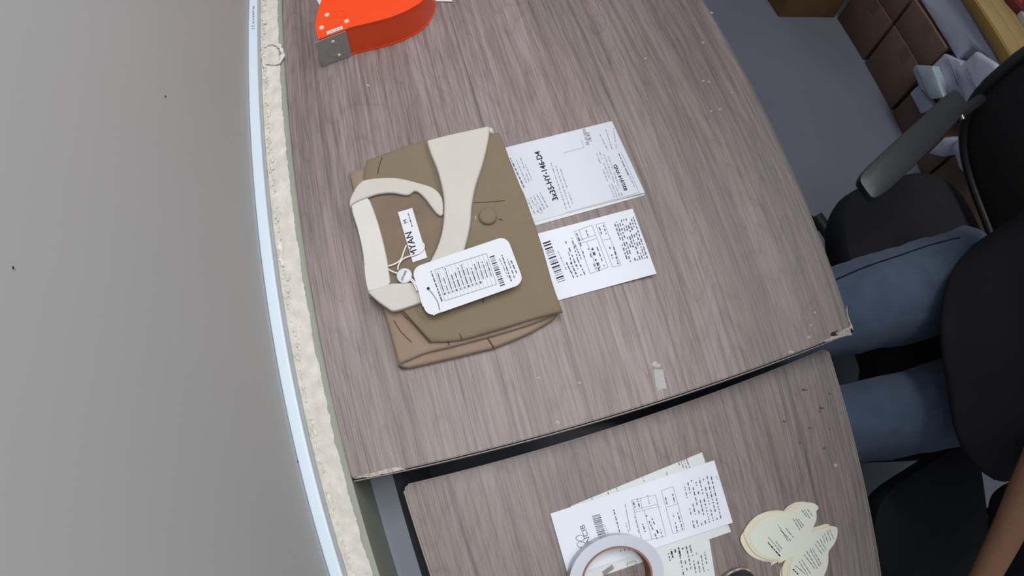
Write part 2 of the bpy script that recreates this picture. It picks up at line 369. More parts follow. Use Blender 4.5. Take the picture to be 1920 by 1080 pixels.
o2 = [(0.0475, -1.25), (0.6125, -1.25), (0.5865, -0.0095), (0.0445, -0.0185)]
o2 = [(0.072, -1.25), (0.614, -1.24), (0.5865, -0.0075), (0.0445, -0.0165)]
desk2 = desk('side_desk', 'lower grey-brown woodgrain desk beside the large one, holding receipts and a tape roll', o2, D2, 0.02, M['wood2'],
             [(0.11, -0.08), (0.54, -0.30), (0.13, -1.18), (0.56, -1.18)], [((0.07, -0.09, D2 - 0.07), (0.56, -0.07, D2 - 0.021))])
# edge bands
box('edge_band', (0.001, -0.0022, DZ - 0.024), (0.597, -0.0012, DZ - 0.0012), M['edge'], desk1, 0.0003)
box('edge_band', (0.6003, 0.004, DZ - 0.024), (0.6011, 1.3, DZ - 0.0008), M['edge'], desk1, 0.0002)
box('edge_gap', (0.001, -0.0011, DZ - 0.024), (0.597, -0.0002, DZ - 0.0006), M['edgedark'], desk1, 0)
tube('edge_band', [(0.5874, -0.012, D2 - 0.0014), (0.6145, -1.23, D2 - 0.0014)], 0.0011, M['edge'], desk2, 6)
tube('edge_band', [(0.0438, -0.022, D2 - 0.0014), (0.0712, -1.24, D2 - 0.0014)], 0.0011, M['edge'], desk2, 6)
tube('edge_band', [(0.050, -0.0158, D2 - 0.0014), (0.581, -0.007, D2 - 0.0014)], 0.0009, M['edge'], desk2, 6)
def patch(name, px_pts, z, m, parent, seed=0, jag=0.0004, h=0.00025):
    poly = resample(W(spline(px_pts, 4), z), 0.0012); rnd = random.Random(seed)
    poly = [p + Vector((rnd.uniform(-jag, jag), rnd.uniform(-jag, jag))) for p in poly]
    return prism(name, poly, z - 0.0004, z + h, m, parent, 0, False)
patch('chip', [(663, 894, 1), (700, 886, 1), (742, 876), (760, 880, 1), (720, 889), (690, 895, 1)], DZ, M['chip'], desk1, 1)
patch('chip', [(1588, 572, 1), (1590, 590), (1598, 612), (1600, 623, 1), (1596, 624), (1592, 605), (1587, 588)], DZ, M['chip'], desk1, 2)
patch('chip', [(1542, 641, 1), (1560, 630), (1575, 623), (1590, 614), (1600, 621), (1596, 628, 1), (1570, 634), (1552, 640)], DZ, M['chip'], desk1, 3)
patch('scuff', [(1557, 627), (1562, 622), (1570, 620), (1566, 625), (1572, 628), (1562, 630)], DZ + 0.0002, M['chipdark'], desk1, 4, 0.0008)
patch('tape_residue', [(1226, 694, 1), (1243, 692, 1), (1250, 728, 1), (1232, 732, 1), (1229, 715)], DZ, M['residue'], desk1, 5)
patch('tape_residue', [(1221, 683, 1), (1228, 677, 1), (1233, 681), (1240, 683, 1), (1236, 689, 1), (1227, 688)], DZ, M['residue'], desk1, 6)
rnd = random.Random(11)
for (px, py, r) in ((1517, 632, 3.0), (1520, 610, 2), (1482, 660, 3), (1528, 586, 2), (1318, 80, 2), (1350, 205, 2), (416, 0, 0), (1087, 718, 2.5), (1010, 708, 2), (1334, 24, 2), (690, 160, 1.5), (1319, 152, 2), (1329, 153, 1.6), (1334, 208, 1.6), (1210, 110, 1.5), (1145, 265, 0), (1372, 174, 1.2), (1046, 792, 3)):
    if r: patch('fleck', [(px - r * 1.6, py), (px, py - r), (px + r * rnd.uniform(1, 2.2), py + r * .2), (px, py + r)], DZ, M['chip'], desk1, int(px), 0.0003)
for (px, py, r) in ((1508, 731, 4), (1540, 765, 4), (1537, 772, 2.5), (1556, 738, 3), (1518, 802, 3), (1545, 840, 3), (1500, 830, 2.5), (1470, 790, 3), (1556, 805, 2)):
    patch('scuff', [(px - r * rnd.uniform(.6, 1.5), py), (px, py - r * .6), (px + r * rnd.uniform(.6, 1.6), py + r * .3), (px - r * .2, py + r * .6)], D2, M['scuff'], desk2, int(px), 0.0006, 0.0001)
patch('fleck', [(1563, 872), (1567, 869), (1570, 873), (1566, 876)], D2, M['chip'], desk2, 9)

# ---------------------------------------------------------------- paper and print
_txt = {}
def text_shape(s):
    if s not in _txt:
        cu = bpy.data.curves.new('t', 'FONT'); cu.body = s; cu.resolution_u = 2
        ob = bpy.data.objects.new('t', cu); COL.objects.link(ob)
        dg = bpy.context.evaluated_depsgraph_get(); dg.update(); ev = ob.evaluated_get(dg); me = ev.to_mesh()
        vs = [v.co.xy.copy() for v in me.vertices]; fs = [list(p.vertices) for p in me.polygons]
        ev.to_mesh_clear(); bpy.data.objects.remove(ob); bpy.data.curves.remove(cu)
        x0 = min(v.x for v in vs); x1 = max(v.x for v in vs)
        _txt[s] = ([Vector(((v.x - x0) / (x1 - x0), v.y / (x1 - x0))) for v in vs], fs)
    return _txt[s]
class Print:
    """flat print on a sheet; positions are points of the sheet, heights follow the sheet"""
    def __init__(self, zf): self.zf = zf if callable(zf) else (lambda p: zf); self.v = []; self.f = []; self.mi = []
    def w(self, p): return at(p[0], p[1], self.zf(p) + 0.00035)
    def poly(self, pts, mi=0):
        k = len(self.v); self.v += pts; self.f.append(list(range(k, k + len(pts)))); self.mi.append(mi)
    def quad(self, a, b, width, mi=0):
        A, B = self.w(a), self.w(b); u = (B - A)
        if u.length < 1e-7: return
        u.normalize(); n = Vector((-u.y, u.x, 0)) * width / 2
        self.poly([A + n, A - n, B - n, B + n], mi)
    def text(self, s, a, b, mi=0, hscale=1.0, bold=0.0):
        A, B = self.w(a), self.w(b); u = B - A; n = Vector((-u.y, u.x, 0)) * hscale
        vs, fs = text_shape(s)
        for sh in ((0, 0),) if not bold else ((0, 0), (bold, 0), (0, bold)):
            k = len(self.v); self.v += [A + u * (v.x + sh[0]) + n * (v.y + sh[1] / hscale) + Vector((0, 0, 0.00003 * (sh[0] > 0) + 0.00006 * (sh[1] > 0))) for v in vs]
            self.f += [[k + i for i in f] for f in fs]; self.mi += [mi] * len(fs)
    def words(self, a, b, h=0.0011, mi=2, seed=0, fill=0.75, lo=0.0012, hi=0.005):
        rnd = random.Random(seed + int(a[0] * 7 + a[1] * 13)); L = (self.w(b) - self.w(a)).length; t = 0.0
        A, B = Vector(a), Vector(b)
        while t < L:
            d = rnd.uniform(lo, hi); e = min(L, t + d)
            if rnd.random() < fill + 0.15: self.quad(A.lerp(B, t / L), A.lerp(B, e / L), h * rnd.uniform(0.7, 1.1), mi)
            t = e + rnd.uniform(0.0006, 0.0014) / max(fill, .3)
    def block(self, a, b, c, rows, h=0.0011, mi=2, seed=0, fill=0.75, ragged=0.0):
        """rows of small text: a->b reading direction of the first row, a->c the way down the page"""
        A, B, C = Vector(a), Vector(b), Vector(c); rnd = random.Random(seed)
        for i in range(rows):
            o = (C - A) * (i / max(1, rows - 1)); e = (B - A) * (1 - ragged * rnd.random())
            self.words(A + o, A + o + e, h, mi, seed + i, fill)
    def frame(self, a, b, c, w=0.0003, mi=1):                  # parallelogram a, a->b, a->c
        A, B, C = Vector(a), Vector(b), Vector(c); D = B + C - A
        for p, q in ((A, B), (B, D), (D, C), (C, A)): self.quad(p, q, w, mi)
    def barcode(self, a, b, c, seed=1, mi=0, n=26):             # bars stacked along a->b, each as long as a->c
        A, B, C = Vector(a), Vector(b), Vector(c); rnd = random.Random(seed); t = 0.0; L = (self.w(b) - self.w(a)).length
        while t < 1:
            wd = rnd.choice((0.4, 0.4, 0.8, 1.2)) / 28; p = A.lerp(B, min(1, t + wd / 2))
            self.quad(p, p + C - A, wd * L * 0.8, mi); t += wd + rnd.choice((0.5, 0.6, 1.1)) / 28
    def build(self, parent, name='print'):
        me = bpy.data.meshes.new(name); me.from_pydata([tuple(v) for v in self.v], [], self.f)
        for m in (M['ink'], M['inkmid'], M['inkgrey']): me.materials.append(m)
        me.polygons.foreach_set('material_index', self.mi); me.update()
        return tag(new_obj(name, me, None, parent), kind='stuff')
def bil(c, s, t): return Vector(c[0]) * (1 - s) * (1 - t) + Vector(c[1]) * s * (1 - t) + Vector(c[2]) * s * t + Vector(c[3]) * (1 - s) * t
def inv_bil(c, p):
    s = t = 0.5; p = Vector(p)
    for _ in range(8):
        f = bil(c, s, t) - p; fs = (bil(c, s + 1e-4, t) - bil(c, s, t)) / 1e-4; ft = (bil(c, s, t + 1e-4) - bil(c, s, t)) / 1e-4
        d = fs.x * ft.y - fs.y * ft.x; s -= (f.x * ft.y - f.y * ft.x) / d; t -= (fs.x * f.y - fs.y * f.x) / d
    return s, t
def sheet(name, label, cat, c, z, m, group=None, lift=None, ns=24, nt=14, th=0.00025):
    """a sheet of paper from its four corners (left-top, right-top, right-bottom, left-bottom), lift(s, t) = curl"""
    lf = lift or (lambda s, t: 0.0)
    bm = bmesh.new(); T = []; Bt = []
    for j in range(nt + 1):
        for i in range(ns + 1):
            s, t = i / ns, j / nt; q = bil(c, s, t); p = at(q.x, q.y, z + lf(s, t))
            T.append(bm.verts.new(p)); Bt.append(bm.verts.new(p - Vector((0, 0, th))))
    ix = lambda i, j: j * (ns + 1) + i
    for j in range(nt):
        for i in range(ns):
            q = (ix(i, j), ix(i + 1, j), ix(i + 1, j + 1), ix(i, j + 1))
            bm.faces.new([T[k] for k in reversed(q)]); bm.faces.new([Bt[k] for k in q])
    per = [ix(i, 0) for i in range(ns)] + [ix(ns, j) for j in range(nt)] + [ix(i, nt) for i in range(ns, 0, -1)] + [ix(0, j) for j in range(nt, 0, -1)]
    for a, b in zip(per, per[1:] + per[:1]): bm.faces.new((T[a], T[b], Bt[b], Bt[a]))
    o = from_bm(name, bm, m); tag(o, label, cat, group)
    zf = lambda p: z + lf(*[max(0, min(1, k)) for k in inv_bil(c, p)])
    return o, Print(zf)

# shipping label, two sheets, half under the shirt
cB = [(925, 285), (1148, 230), (1209, 366), (985, 428)]
ob, pr = sheet('paper_sheet', 'blank white sheet just showing under the shipping label beside the shirt', 'paper', cB, DZ + 0.0008, M['paper2'])
c1 = [(918, 284), (1147, 227), (1209, 361), (976, 423)]
liftL = lambda s, t: 0.0028 * max(0, (s - 0.75) / 0.25) ** 2 + 0.0012 * t * max(0, s - .3)
lab, pr = sheet('shipping_label', 'white shipping label with large order code, tucked under the right side of the shirt', 'label', c1, DZ + 0.0014, M['label'], None, liftL)
pr.text('3x35-HY-146-D4', (1047, 374), (1012, 283), 0, 1.0, 0.006)
pr.text('820,014 VND', (1177, 356), (1156, 308), 0, 1.0, 0.006)
pr.text('20-10-2026', (1105, 272), (1097, 241), 1, 1.0)
pr.text('18:43', (1110, 264), (1105, 248), 1, 1.0)
pr.words((983, 352), (957, 296), 0.0014, 1, 1); pr.words((987, 343), (966, 294), 0.0009, 2, 2)
for i in range(5): pr.words((1003 + i * 6, 403 - i * 3 - 2), (1000 + i * 6 - 12, 372 - i * 3), 0.0011, 2, i + 10)
pr.words((992, 340), (976, 296), 0.0009, 2, 3); pr.words((998, 338), (985, 308), 0.0009, 2, 4)
for i in range(3): pr.words((1062 + i * 7, 392 - i * 2), (1033 + i * 9, 305 + i * 6), 0.0009, 2, 20 + i)
for i in range(4): pr.words((1152 + i * 5, 370 - i), (1116 + i * 8, 282 + i * 3), 0.0010, 2, 30 + i, 0.7)
for i in range(3): pr.words((1140 + i * 8, 282 - i * 2), (1122 + i * 14, 246 - i * 3), 0.0009, 2, 40 + i)
pr.words((1178, 328), (1160, 287), 0.0012, 1, 50); pr.words((1190, 350), (1166, 300), 0.0008, 2, 51)
pr.quad((1056, 287), (1096, 276), 0.0003, 2); pr.quad((1095, 276), (1090, 262), 0.0003, 2); pr.quad((1199, 361), (1165, 286), 0.0003, 2); pr.quad((1199, 361), (1060, 399), 0.0003, 2)
pr.frame((1012, 400), (1004, 383), (1018, 398), 0.0003, 2)
pr.build(lab)
# receipt slip with barcode
c2 = [(978, 446), (1186, 391), (1231, 513), (1018, 571)]
liftR = lambda s, t: 0.013 * max(0, (s - 0.35) / 0.65) ** 2 * (1 - 0.55 * t)
slip, pr = sheet('receipt_slip', 'white receipt slip with barcode, curling up at its right end, below the shipping label', 'receipt', c2, DZ + 0.0016, M['paper'], None, liftR)
pr.barcode((1046, 530), (1018, 457), (1060, 525), 3)
pr.words((1062, 506), (1046, 470), 0.0009, 2, 1)
for i in range(4): pr.words((1076 + i * 7, 521 - i * 2), (1062 + i * 7, 492 - i * 2), 0.0015, 1, 3 + i)
for i in range(5): pr.words((1072 + i * 6, 495 - i * 3), (1060 + i * 6, 450 - i * 2 + (i % 2) * 14), 0.0012, 1, 9 + i, 0.6)
pr.frame((1107, 513), (1077, 434), (1140, 501), 0.0003, 1); pr.quad((1086, 457), (1118, 447), .0003, 1); pr.quad((1084, 451), (1116, 441), .0003, 1); pr.quad((1093, 451), (1086, 431), .0003, 1); pr.quad((1121, 508), (1100, 453), .0003, 1)
pr.frame((1149, 501), (1117, 421), (1164, 497), 0.0003, 1); pr.quad((1131, 450), (1146, 447), .0003, 1)
for i in range(3): pr.words((1117 + i * 8, 505 - i * 3), (1103 + i * 8, 466 - i * 2), 0.0013, 1, 21 + i, 0.6)
pr.words((1124, 508), (1110, 466), 0.0014, 0, 28, 0.6); pr.words((1087, 452), (1081, 437), .0016, 1, 29); pr.words((1103, 443), (1098, 430), .0012, 1, 30)
for i in range(2): pr.words((1152 + i * 7, 497 - i * 2), (1143 + i * 7, 462 - i * 2), 0.0014, 1, 31 + i, .6); pr.words((1131 + i * 8, 447 - i * 2), (1123 + i * 8, 424 - i * 2), 0.0012, 1, 35 + i)
pr.block((1178, 492), (1151, 414), (1214, 484), 9, 0.0013, 1, 44, 0.62, 0.05)
pr.build(slip)

# papers on the lower desk
cD = [(1235, 1020), (1330, 1012), (1352, 1150), (1250, 1165)]
sD, pr = sheet('printed_sheet', 'printed white sheet with small text block under the receipts, right of the tape roll', 'paper', cD, D2 + 0.0006, M['paper2'])
pr.block((1282, 1078), (1275, 1042), (1328, 1070), 7, 0.0013, 1, 5, 0.6); pr.words((1257, 1052), (1253, 1036), .0014, 1, 2)
pr.build(sD)
cE = [(1060, 1010), (1338, 925), (1371, 997), (1085, 1095)]
sE, pr = sheet('receipt_slip', 'receipt slip peeking out below the uppermost receipt on the lower desk', 'receipt', cE, D2 + 0.0012, M['paper2'])
pr.words((1340, 1014), (1337, 1004), .0016, 0, 2)
for i in range(6): pr.words((1262 + i * 7, 1046 - i * 2), (1258 + i * 7, 1030 - i * 2), 0.0018, 0 if i < 4 else 1, 60 + i)
pr.build(sE)
cF = [(1070, 949), (1316, 848), (1350, 945), (1102, 1050)]
sF, pr = sheet('receipt_slip', 'receipt slip sticking out above the uppermost receipt on the lower desk', 'receipt', cF, D2 + 0.0018, M['paper2'])
for i, (x, y) in enumerate(((1112, 936), (1142, 925), (1158, 917), (1208, 899), (1228, 900), (1252, 888))): pr.words((x, y + 4), (x - 3, y - 4), 0.0012, 2, i)
for i in range(4): pr.words((1279 + i * 5, 886 - i * 2), (1272 + i * 5, 866 - i * 2), 0.0010, 1, 20 + i)
pr.build(sF)
cA = [(1032, 963), (1339, 863), (1374, 980), (1066, 1082)]
liftA = lambda s, t: 0.0015 * math.sin(PI * s) * 0.5 + 0.002 * max(0, (s - 0.8) / 0.2) ** 2
sA, pr = sheet('receipt_slip', 'uppermost receipt slip with barcode and flower logo, under the tape roll', 'receipt', cA, D2 + 0.0026, M['paper'], None, liftA)
pr.barcode((1122, 1008), (1110, 968), (1137, 1004), 4, 0, 18)
pr.words((1142, 1004), (1134, 985), 0.0008, 2, 1)
for a0, r0 in ((0.5, 8), (2.2, 7)):                             # flower logo drawn as loops
    cx_, cy_ = (1088, 1009) if a0 < 1 else (1090, 1021)
    L_ = [(cx_ + 8 * math.cos(2 * PI * k / 14), cy_ + 5.5 * math.sin(2 * PI * k / 14)) for k in range(15)]
    for p, q in zip(L_[:-1], L_[1:]): pr.quad(p, q, 0.0006, 1)
pr.text('NCIB', (1108, 1015), (1095, 983), 1, 0.8)
pr.words((1162, 998), (1149, 950), 0.0014, 1, 3); pr.words((1182, 995), (1172, 945), 0.0005, 1, 4, 1.0, .02, .03); pr.words((1179, 998), (1173, 980), .0008, 2, 5)
pr.frame((1204, 1015), (1184, 938), (1249, 1005), 0.0003, 1)
pr.quad((1190, 961), (1236, 949), .0003, 1); pr.quad((1189, 956), (1234, 945), .0003, 1); pr.quad((1223, 1012), (1208, 957), .0003, 1); pr.quad((1204, 955), (1201, 934), .0003, 1)
pr.words((1191, 952), (1187, 940), .0014, 1, 7); pr.words((1199, 950), (1195, 936), .0014, 1, 8); pr.words((1218, 945), (1214, 928), .001, 2, 9)
pr.words((1200, 1006), (1189, 965), .0011, 2, 10, .6); pr.words((1232, 1010), (1212, 966), .0012, 1, 11, .6); pr.words((1234, 1000), (1221, 968), .0013, 0, 12, .5); pr.words((1210, 998), (1205, 982), .0014, 1, 13); pr.words((1242, 1006), (1238, 992), .001, 1, 14)
pr.frame((1262, 1001), (1240, 920), (1284, 993), 0.0003, 1); pr.quad((1250, 951), (1272, 944), .0003, 1)
for i in range(2): pr.words((1270 + i * 10, 996 - i * 3), (1262 + i * 8, 962 - i * 3), .0012, 1, 20 + i, .6); pr.words((1251 + i * 14, 946 - i * 4), (1247 + i * 14, 930 - i * 4), .0012, 1, 25 + i)
pr.block((1302, 990), (1282, 905), (1352, 972), 8, 0.0013, 1, 30, 0.55, 0.08); pr.words((1350, 905), (1343, 893), .001, 2, 31)
for i in range(3): pr.words((1164 + i * 8, 1034 - i * 1), (1163 + i * 8, 1030 - i), .0012, 1, 70 + i)
pr.barcode((1133, 1080), (1129, 1072), (1152, 1066), 8, 0, 6); pr.frame((1180, 1075), (1176, 1056), (1196, 1070), .0003, 1)
pr.build(sA)

# tape roll
tz = D2 + 0.0035; tc_ = at(1158, 1087, tz + 0.022)
tr_ = thing('tape_roll', 'roll of pale tape with brown card core lying on the receipts of the lower desk', 'tape roll', (tc_.x, tc_.y, tz))
lathe('tape_winding', [(0.0395, 0), (0.0525, 0.0), (0.0525, 0.022), (0.0395, 0.022), (0.0395, 0)], (tc_.x, tc_.y, tz), M['tape'], tr_, 72)
lathe('core', [(0.0372, 0), (0.0394, 0), (0.0394, 0.0228), (0.0372, 0.0228), (0.0372, 0)], (tc_.x, tc_.y, tz), M['core'], tr_, 72)

# butterfly cards
BF = [(1406, 1008), (1412, 992), (1427, 975), (1447, 965), (1468, 961), (1483, 961), (1495, 950), (1510, 942.5), (1525, 943.5), (1534, 950), (1533, 956), (1529, 958, 1), (1531, 964), (1530, 976), (1525, 988), (1520, 999, 1),
      (1532, 994), (1550, 990), (1562, 987), (1569.5, 990), (1570, 1003), (1565, 1018), (1554, 1033, 1), (1553, 1040), (1553, 1053), (1549, 1070), (1541, 1085), (1524, 1098), (1500, 1103), (1486, 1092), (1481, 1076), (1482, 1062), (1487, 1050), (1489, 1043, 1), (1478, 1047), (1464, 1055, 1), (1462, 1048), (1447, 1047), (1430, 1041), (1416, 1029)]
bz = D2 + 0.0006; bpoly = [v for v in W(spline(BF, 4), bz + 0.004)]
bc = sum(bpoly, Vector((0, 0))) / len(bpoly)
def butterfly(i, dx, dy, rot, z):
    cs, sn = math.cos(rot), math.sin(rot)
    pts = [Vector((cs * (p.x - bc.x) - sn * (p.y - bc.y), sn * (p.x - bc.x) + cs * (p.y - bc.y))) for p in bpoly]
    o = prism('butterfly_card', pts, 0.0, 0.00055, M['cream_card'] if i == 0 else M['cream_card_in'], None, 0, False); o.location = (bc.x + dx, bc.y + dy, z)
    return o
offs = [(0.0, 0.0, 0.0), (-0.0035, 0.001, 0.025), (-0.008, 0.0045, -0.05), (-0.006, -0.001, -0.09), (-0.011, 0.003, 0.02), (-0.0095, 0.005, 0.06), (-0.012, 0.0, -0.03)]
for i, (dx, dy, r) in enumerate(offs):
    o = butterfly(i, dx, dy, r, bz + (len(offs) - 1 - i) * 0.0006)
    if i == 0:
        tag(o, 'topmost cream butterfly-shaped card with printed lines on its wings', 'card', 'butterfly cards in a stack')
        pr = Print(bz + len(offs) * 0.0006 - 0.0001)
        for (a, b) in (((1513, 969), (1503, 956)), ((1519, 972), (1508, 955)), ((1524, 968), (1514, 955)), ((1500, 994), (1487, 972)), ((1504, 990), (1492, 972)), ((1507, 986), (1497, 973)), ((1478, 1015), (1459, 984)), ((1483, 1014), (1464, 994)), ((1488, 1008), (1473, 990)), ((1463, 1034), (1441, 1007)), ((1466, 1029), (1453, 1013)), ((1547, 1018), (1542, 1003)), ((1552, 1016), (1546, 999)), ((1558, 1014), (1551, 995)), ((1563, 1010), (1555, 992)), ((1541, 1038), (1528, 1020)), ((1546, 1035), (1532, 1014)), ((1549, 1031), (1537, 1010)), ((1528, 1066), (1508, 1040)), ((1533, 1066), (1512, 1033)), ((1537, 1062), (1518, 1028)), ((1540, 1058), (1523, 1028)), ((1510, 1076), (1491, 1060)), ((1515, 1078), (1498, 1052)), ((1520, 1076), (1503, 1049))):
            pr.words(a, b, 0.0008, 1, 3, 0.95, 0.004, 0.009)
        pr.words((1463, 1043), (1440, 1017), 0.0016, 0, 5, 0.9); pr.words((1497, 1077), (1487, 1067), 0.0016, 0, 6, 0.9)
        o2_ = pr.build(o); o2_.matrix_parent_inverse = Matrix.Translation(-Vector(o.location))
    else: tag(o, 'cream butterfly-shaped card stacked somewhere beneath the topmost butterfly card', 'card', 'butterfly cards in a stack')
# dark rounded thing at the lower edge of the picture
mc = at(1389, 1104, D2 + 0.02)
ms = thing('computer_mouse', 'black rounded computer mouse with a pale rim on the lower desk beside the butterfly cards', 'mouse', (mc.x, mc.y - 0.02, D2))
def squircle(cx, cy, a, b, e=2.6, n=40): return [(cx + a * math.copysign(abs(math.cos(t)) ** (2 / e), math.cos(t)), cy + b * math.copysign(abs(math.sin(t)) ** (2 / e), math.sin(t))) for t in (2 * PI * k / n for k in range(n))]
prism('rim', squircle(mc.x, mc.y - 0.022, 0.0275, 0.047), D2 + 0.001, D2 + 0.014, M['rim'], ms, 0.003)
bm = bmesh.new(); rings = []
for k in range(9):
    f = k / 8; s = math.cos(f * PI / 2) ** 0.6 if k < 8 else 0.05
    rings.append([bm.verts.new((p[0], p[1], D2 + 0.0142 + 0.016 * math.sin(f * PI / 2))) for p in squircle(mc.x, mc.y - 0.022, 0.0255 * s, 0.045 * s)])
for A, B in zip(rings[:-1], rings[1:]):
    for i in range(len(A)): bm.faces.new((A[i], A[(i + 1) % len(A)], B[(i + 1) % len(A)], B[i]))
bm.faces.new(rings[-1]); bm.faces.new(rings[0][::-1])
from_bm('shell', bm, M['black'], ms)
lathe('scroll_wheel', [(0.001, -0.003), (0.006, -0.003), (0.006, 0.003), (0.001, 0.003)], (0, 0, 0), M['arm'], ms, 20).matrix_basis = Matrix.Translation((mc.x, mc.y + 0.005, D2 + 0.0275)) @ Matrix.Rotation(PI / 2, 4, 'Y')

# ---------------------------------------------------------------- folded shirt
sc_ = at(850, 460, DZ)
shirt = thing('folded_shirt', 'folded brown short shirt with cream collar band and placket lying on the large desk', 'shirt', (sc_.x, sc_.y, DZ))
P0 = [(653, 321, 1), (676, 316), (690, 309), (740, 300), (880, 290), (930, 300), (975, 345), (1005, 430), (1046, 588, 1), (1036, 600), (990, 626), (925, 653, 1), (850, 671), (780, 687), (764, 690), (745, 685, 1), (732, 632), (716, 572), (690, 470), (668, 390)]
cloth('lower_fold', W(spline(P0, 4), DZ + 0.008), DZ + 0.009, DZ + 0.0008, M['rose'], shirt, 0.0035, 0.003, 0.0004, 18, 1.0)
P1 = [(655, 325, 1), (690, 314), (760, 310), (900, 300), (985, 372), (1050, 585, 1), (1000, 606), (925, 629), (850, 649), (800, 661), (768, 674), (748, 682, 1), (736, 640), (719, 575), (692, 470), (670, 390)]
cloth('side_fold', W(spline(P1, 4), DZ + 0.015), DZ + 0.0155, lambda x, y: DZ + 0.0095, M['rose'], shirt, 0.006, 0.0035, 0.001, 25, 2.0)
P2 = [(686, 300, 1), (735, 282), (800, 261), (870, 248), (928, 247), (941, 256), (953, 290), (984, 368), (1000, 410, 1), (1018, 465), (1038, 535), (1056, 584, 1), (1000, 598), (925, 621), (860, 638), (806, 641, 1), (772, 605), (745, 570), (700, 440), (682, 345)]
cloth('front_panel', W(spline(P2, 4), DZ + 0.021), lambda x, y: DZ + 0.022, lambda x, y: DZ + 0.0157, M['brown'], shirt, 0.005, 0.004, 0.0011, 26, 3.0)
PI_ = [(668, 376), (700, 362), (740, 352), (785, 355), (828, 396), (834, 425), (812, 490), (800, 545), (733, 548), (705, 500), (690, 450)]
cloth('inner_back', W(spline(PI_, 4), DZ + 0.023), DZ + 0.0235, DZ + 0.016, M['brown_in'], shirt, 0.005, 0.002, 0.001, 30, 4.0)
# collar bands
PB = [(656, 388, 1), (655, 378), (661, 362), (672, 345), (688, 336), (740, 333), (790, 344), (815, 354), (829, 372), (831, 400, 1), (826, 404), (817, 398), (806, 384), (796, 371), (784, 360), (776, 358), (769, 363), (760, 365), (735, 361), (710, 363), (690, 369), (672, 376), (660, 383)]
PS = [(657, 384, 1), (672, 374), (692, 369, 1), (706, 405), (718, 446), (728, 492), (734, 536, 1), (712, 542), (689, 549, 1), (683, 520), (679, 475), (669, 430), (660, 400)]
PC = [(688, 546, 1), (734, 531, 1), (760, 530), (788, 528, 1), (792, 566, 1), (765, 576), (738, 583), (724, 576), (706, 563)]
PP = [(799, 262, 1), (840, 252), (880, 243), (919, 234, 1), (916, 262), (906, 305), (893, 345), (885, 385), (883, 415), (877, 446), (868, 480, 1), (838, 495), (800, 500, 1), (818, 465), (829, 428), (832, 390), (830, 362), (820, 320), (806, 285)]
cloth('collar_stand', W(spline(PS, 4), DZ + 0.025), DZ + 0.0255, DZ + 0.008, M['creamlt'], shirt, 0.0025, 0.0014, 0.0006, 30, 5.0)
cloth('collar_band', W(spline(PB, 4), DZ + 0.0285), DZ + 0.029, DZ + 0.0255, M['cream'], shirt, 0.0022, 0.002, 0.0007, 30, 6.0)
cloth('collar_band', W(spline(PC, 4), DZ + 0.028), DZ + 0.0285, DZ + 0.0235, M['cream'], shirt, 0.003, 0.0013, 0.0007, 30, 7.0)
cloth('placket', W(spline(PP, 4), DZ + 0.031), DZ + 0.0315, DZ + 0.0225, M['cream'], shirt, 0.0022, 0.002, 0.0009, 22, 8.0)
cloth('placket_corner', W([(917, 236), (921, 236), (927, 247), (914, 248)], DZ + 0.028), DZ + 0.0285, DZ + 0.022, M['creamlt'], shirt, 0.003, 0.001, 0.0, 22, 8.0)
def seam(pts, z, r=0.0005, m=None, name='seam'): tube(name, [at(p[0], p[1], z) for p in spline(pts, 4, False)], r, M[m or 'seam'], shirt, 6)
zt = DZ + 0.0222
seam([(886, 380), (915, 379), (946, 376)], zt); seam([(756, 583), (776, 606), (806, 640)], DZ + 0.0222, 0.0006); seam([(717, 295), (712, 308), (708, 326)], zt, 0.0006)
seam([(906, 558), (906, 568)], zt); seam([(838, 633), (842, 646)], DZ + 0.0195, 0.0007); seam([(862, 626), (866, 636)], DZ + 0.0215, 0.0006); seam([(909, 627), (918, 640), (926, 652)], DZ + 0.0092, 0.0007)
seam([(738, 600), (752, 622), (771, 641)], DZ + 0.0158, 0.0004)
seam([(748, 684), (752, 690), (764, 690)], DZ + 0.005, 0.0006)
bp_ = at(915, 405, DZ + 0.024)
lathe('button', [(0.0001, 0.0032), (0.006, 0.0031), (0.0085, 0.0024), (0.0096, 0.001), (0.0096, -0.0015), (0.0001, -0.0015)], bp_, M['brown'], shirt, 32)
seam([(891, 405), (892, 412)], zt + 0.0003, 0.0006, 'cream', 'buttonhole_stitch'); seam([(935, 411), (942, 412)], zt + 0.0002, 0.0005)
# sewn-in neck label
cN = [(746, 398), (773, 390), (801, 483), (774, 492)]
poly = W(resample(cN, 4), DZ + 0.0256)
nl = prism('neck_label', [tuple(p) for p in poly], DZ + 0.0236, DZ + 0.0258, M['card'], shirt, 0)
pr = Print(DZ + 0.0258)
pr.text('MYAN', (784, 478), (771.5, 434), 0, 1.0, 0.008); pr.text('M', (764.5, 417), (762.5, 411), 0); pr.words((773, 425), (765, 399), 0.0010, 0, 4, 0.8)
pr.build(nl)

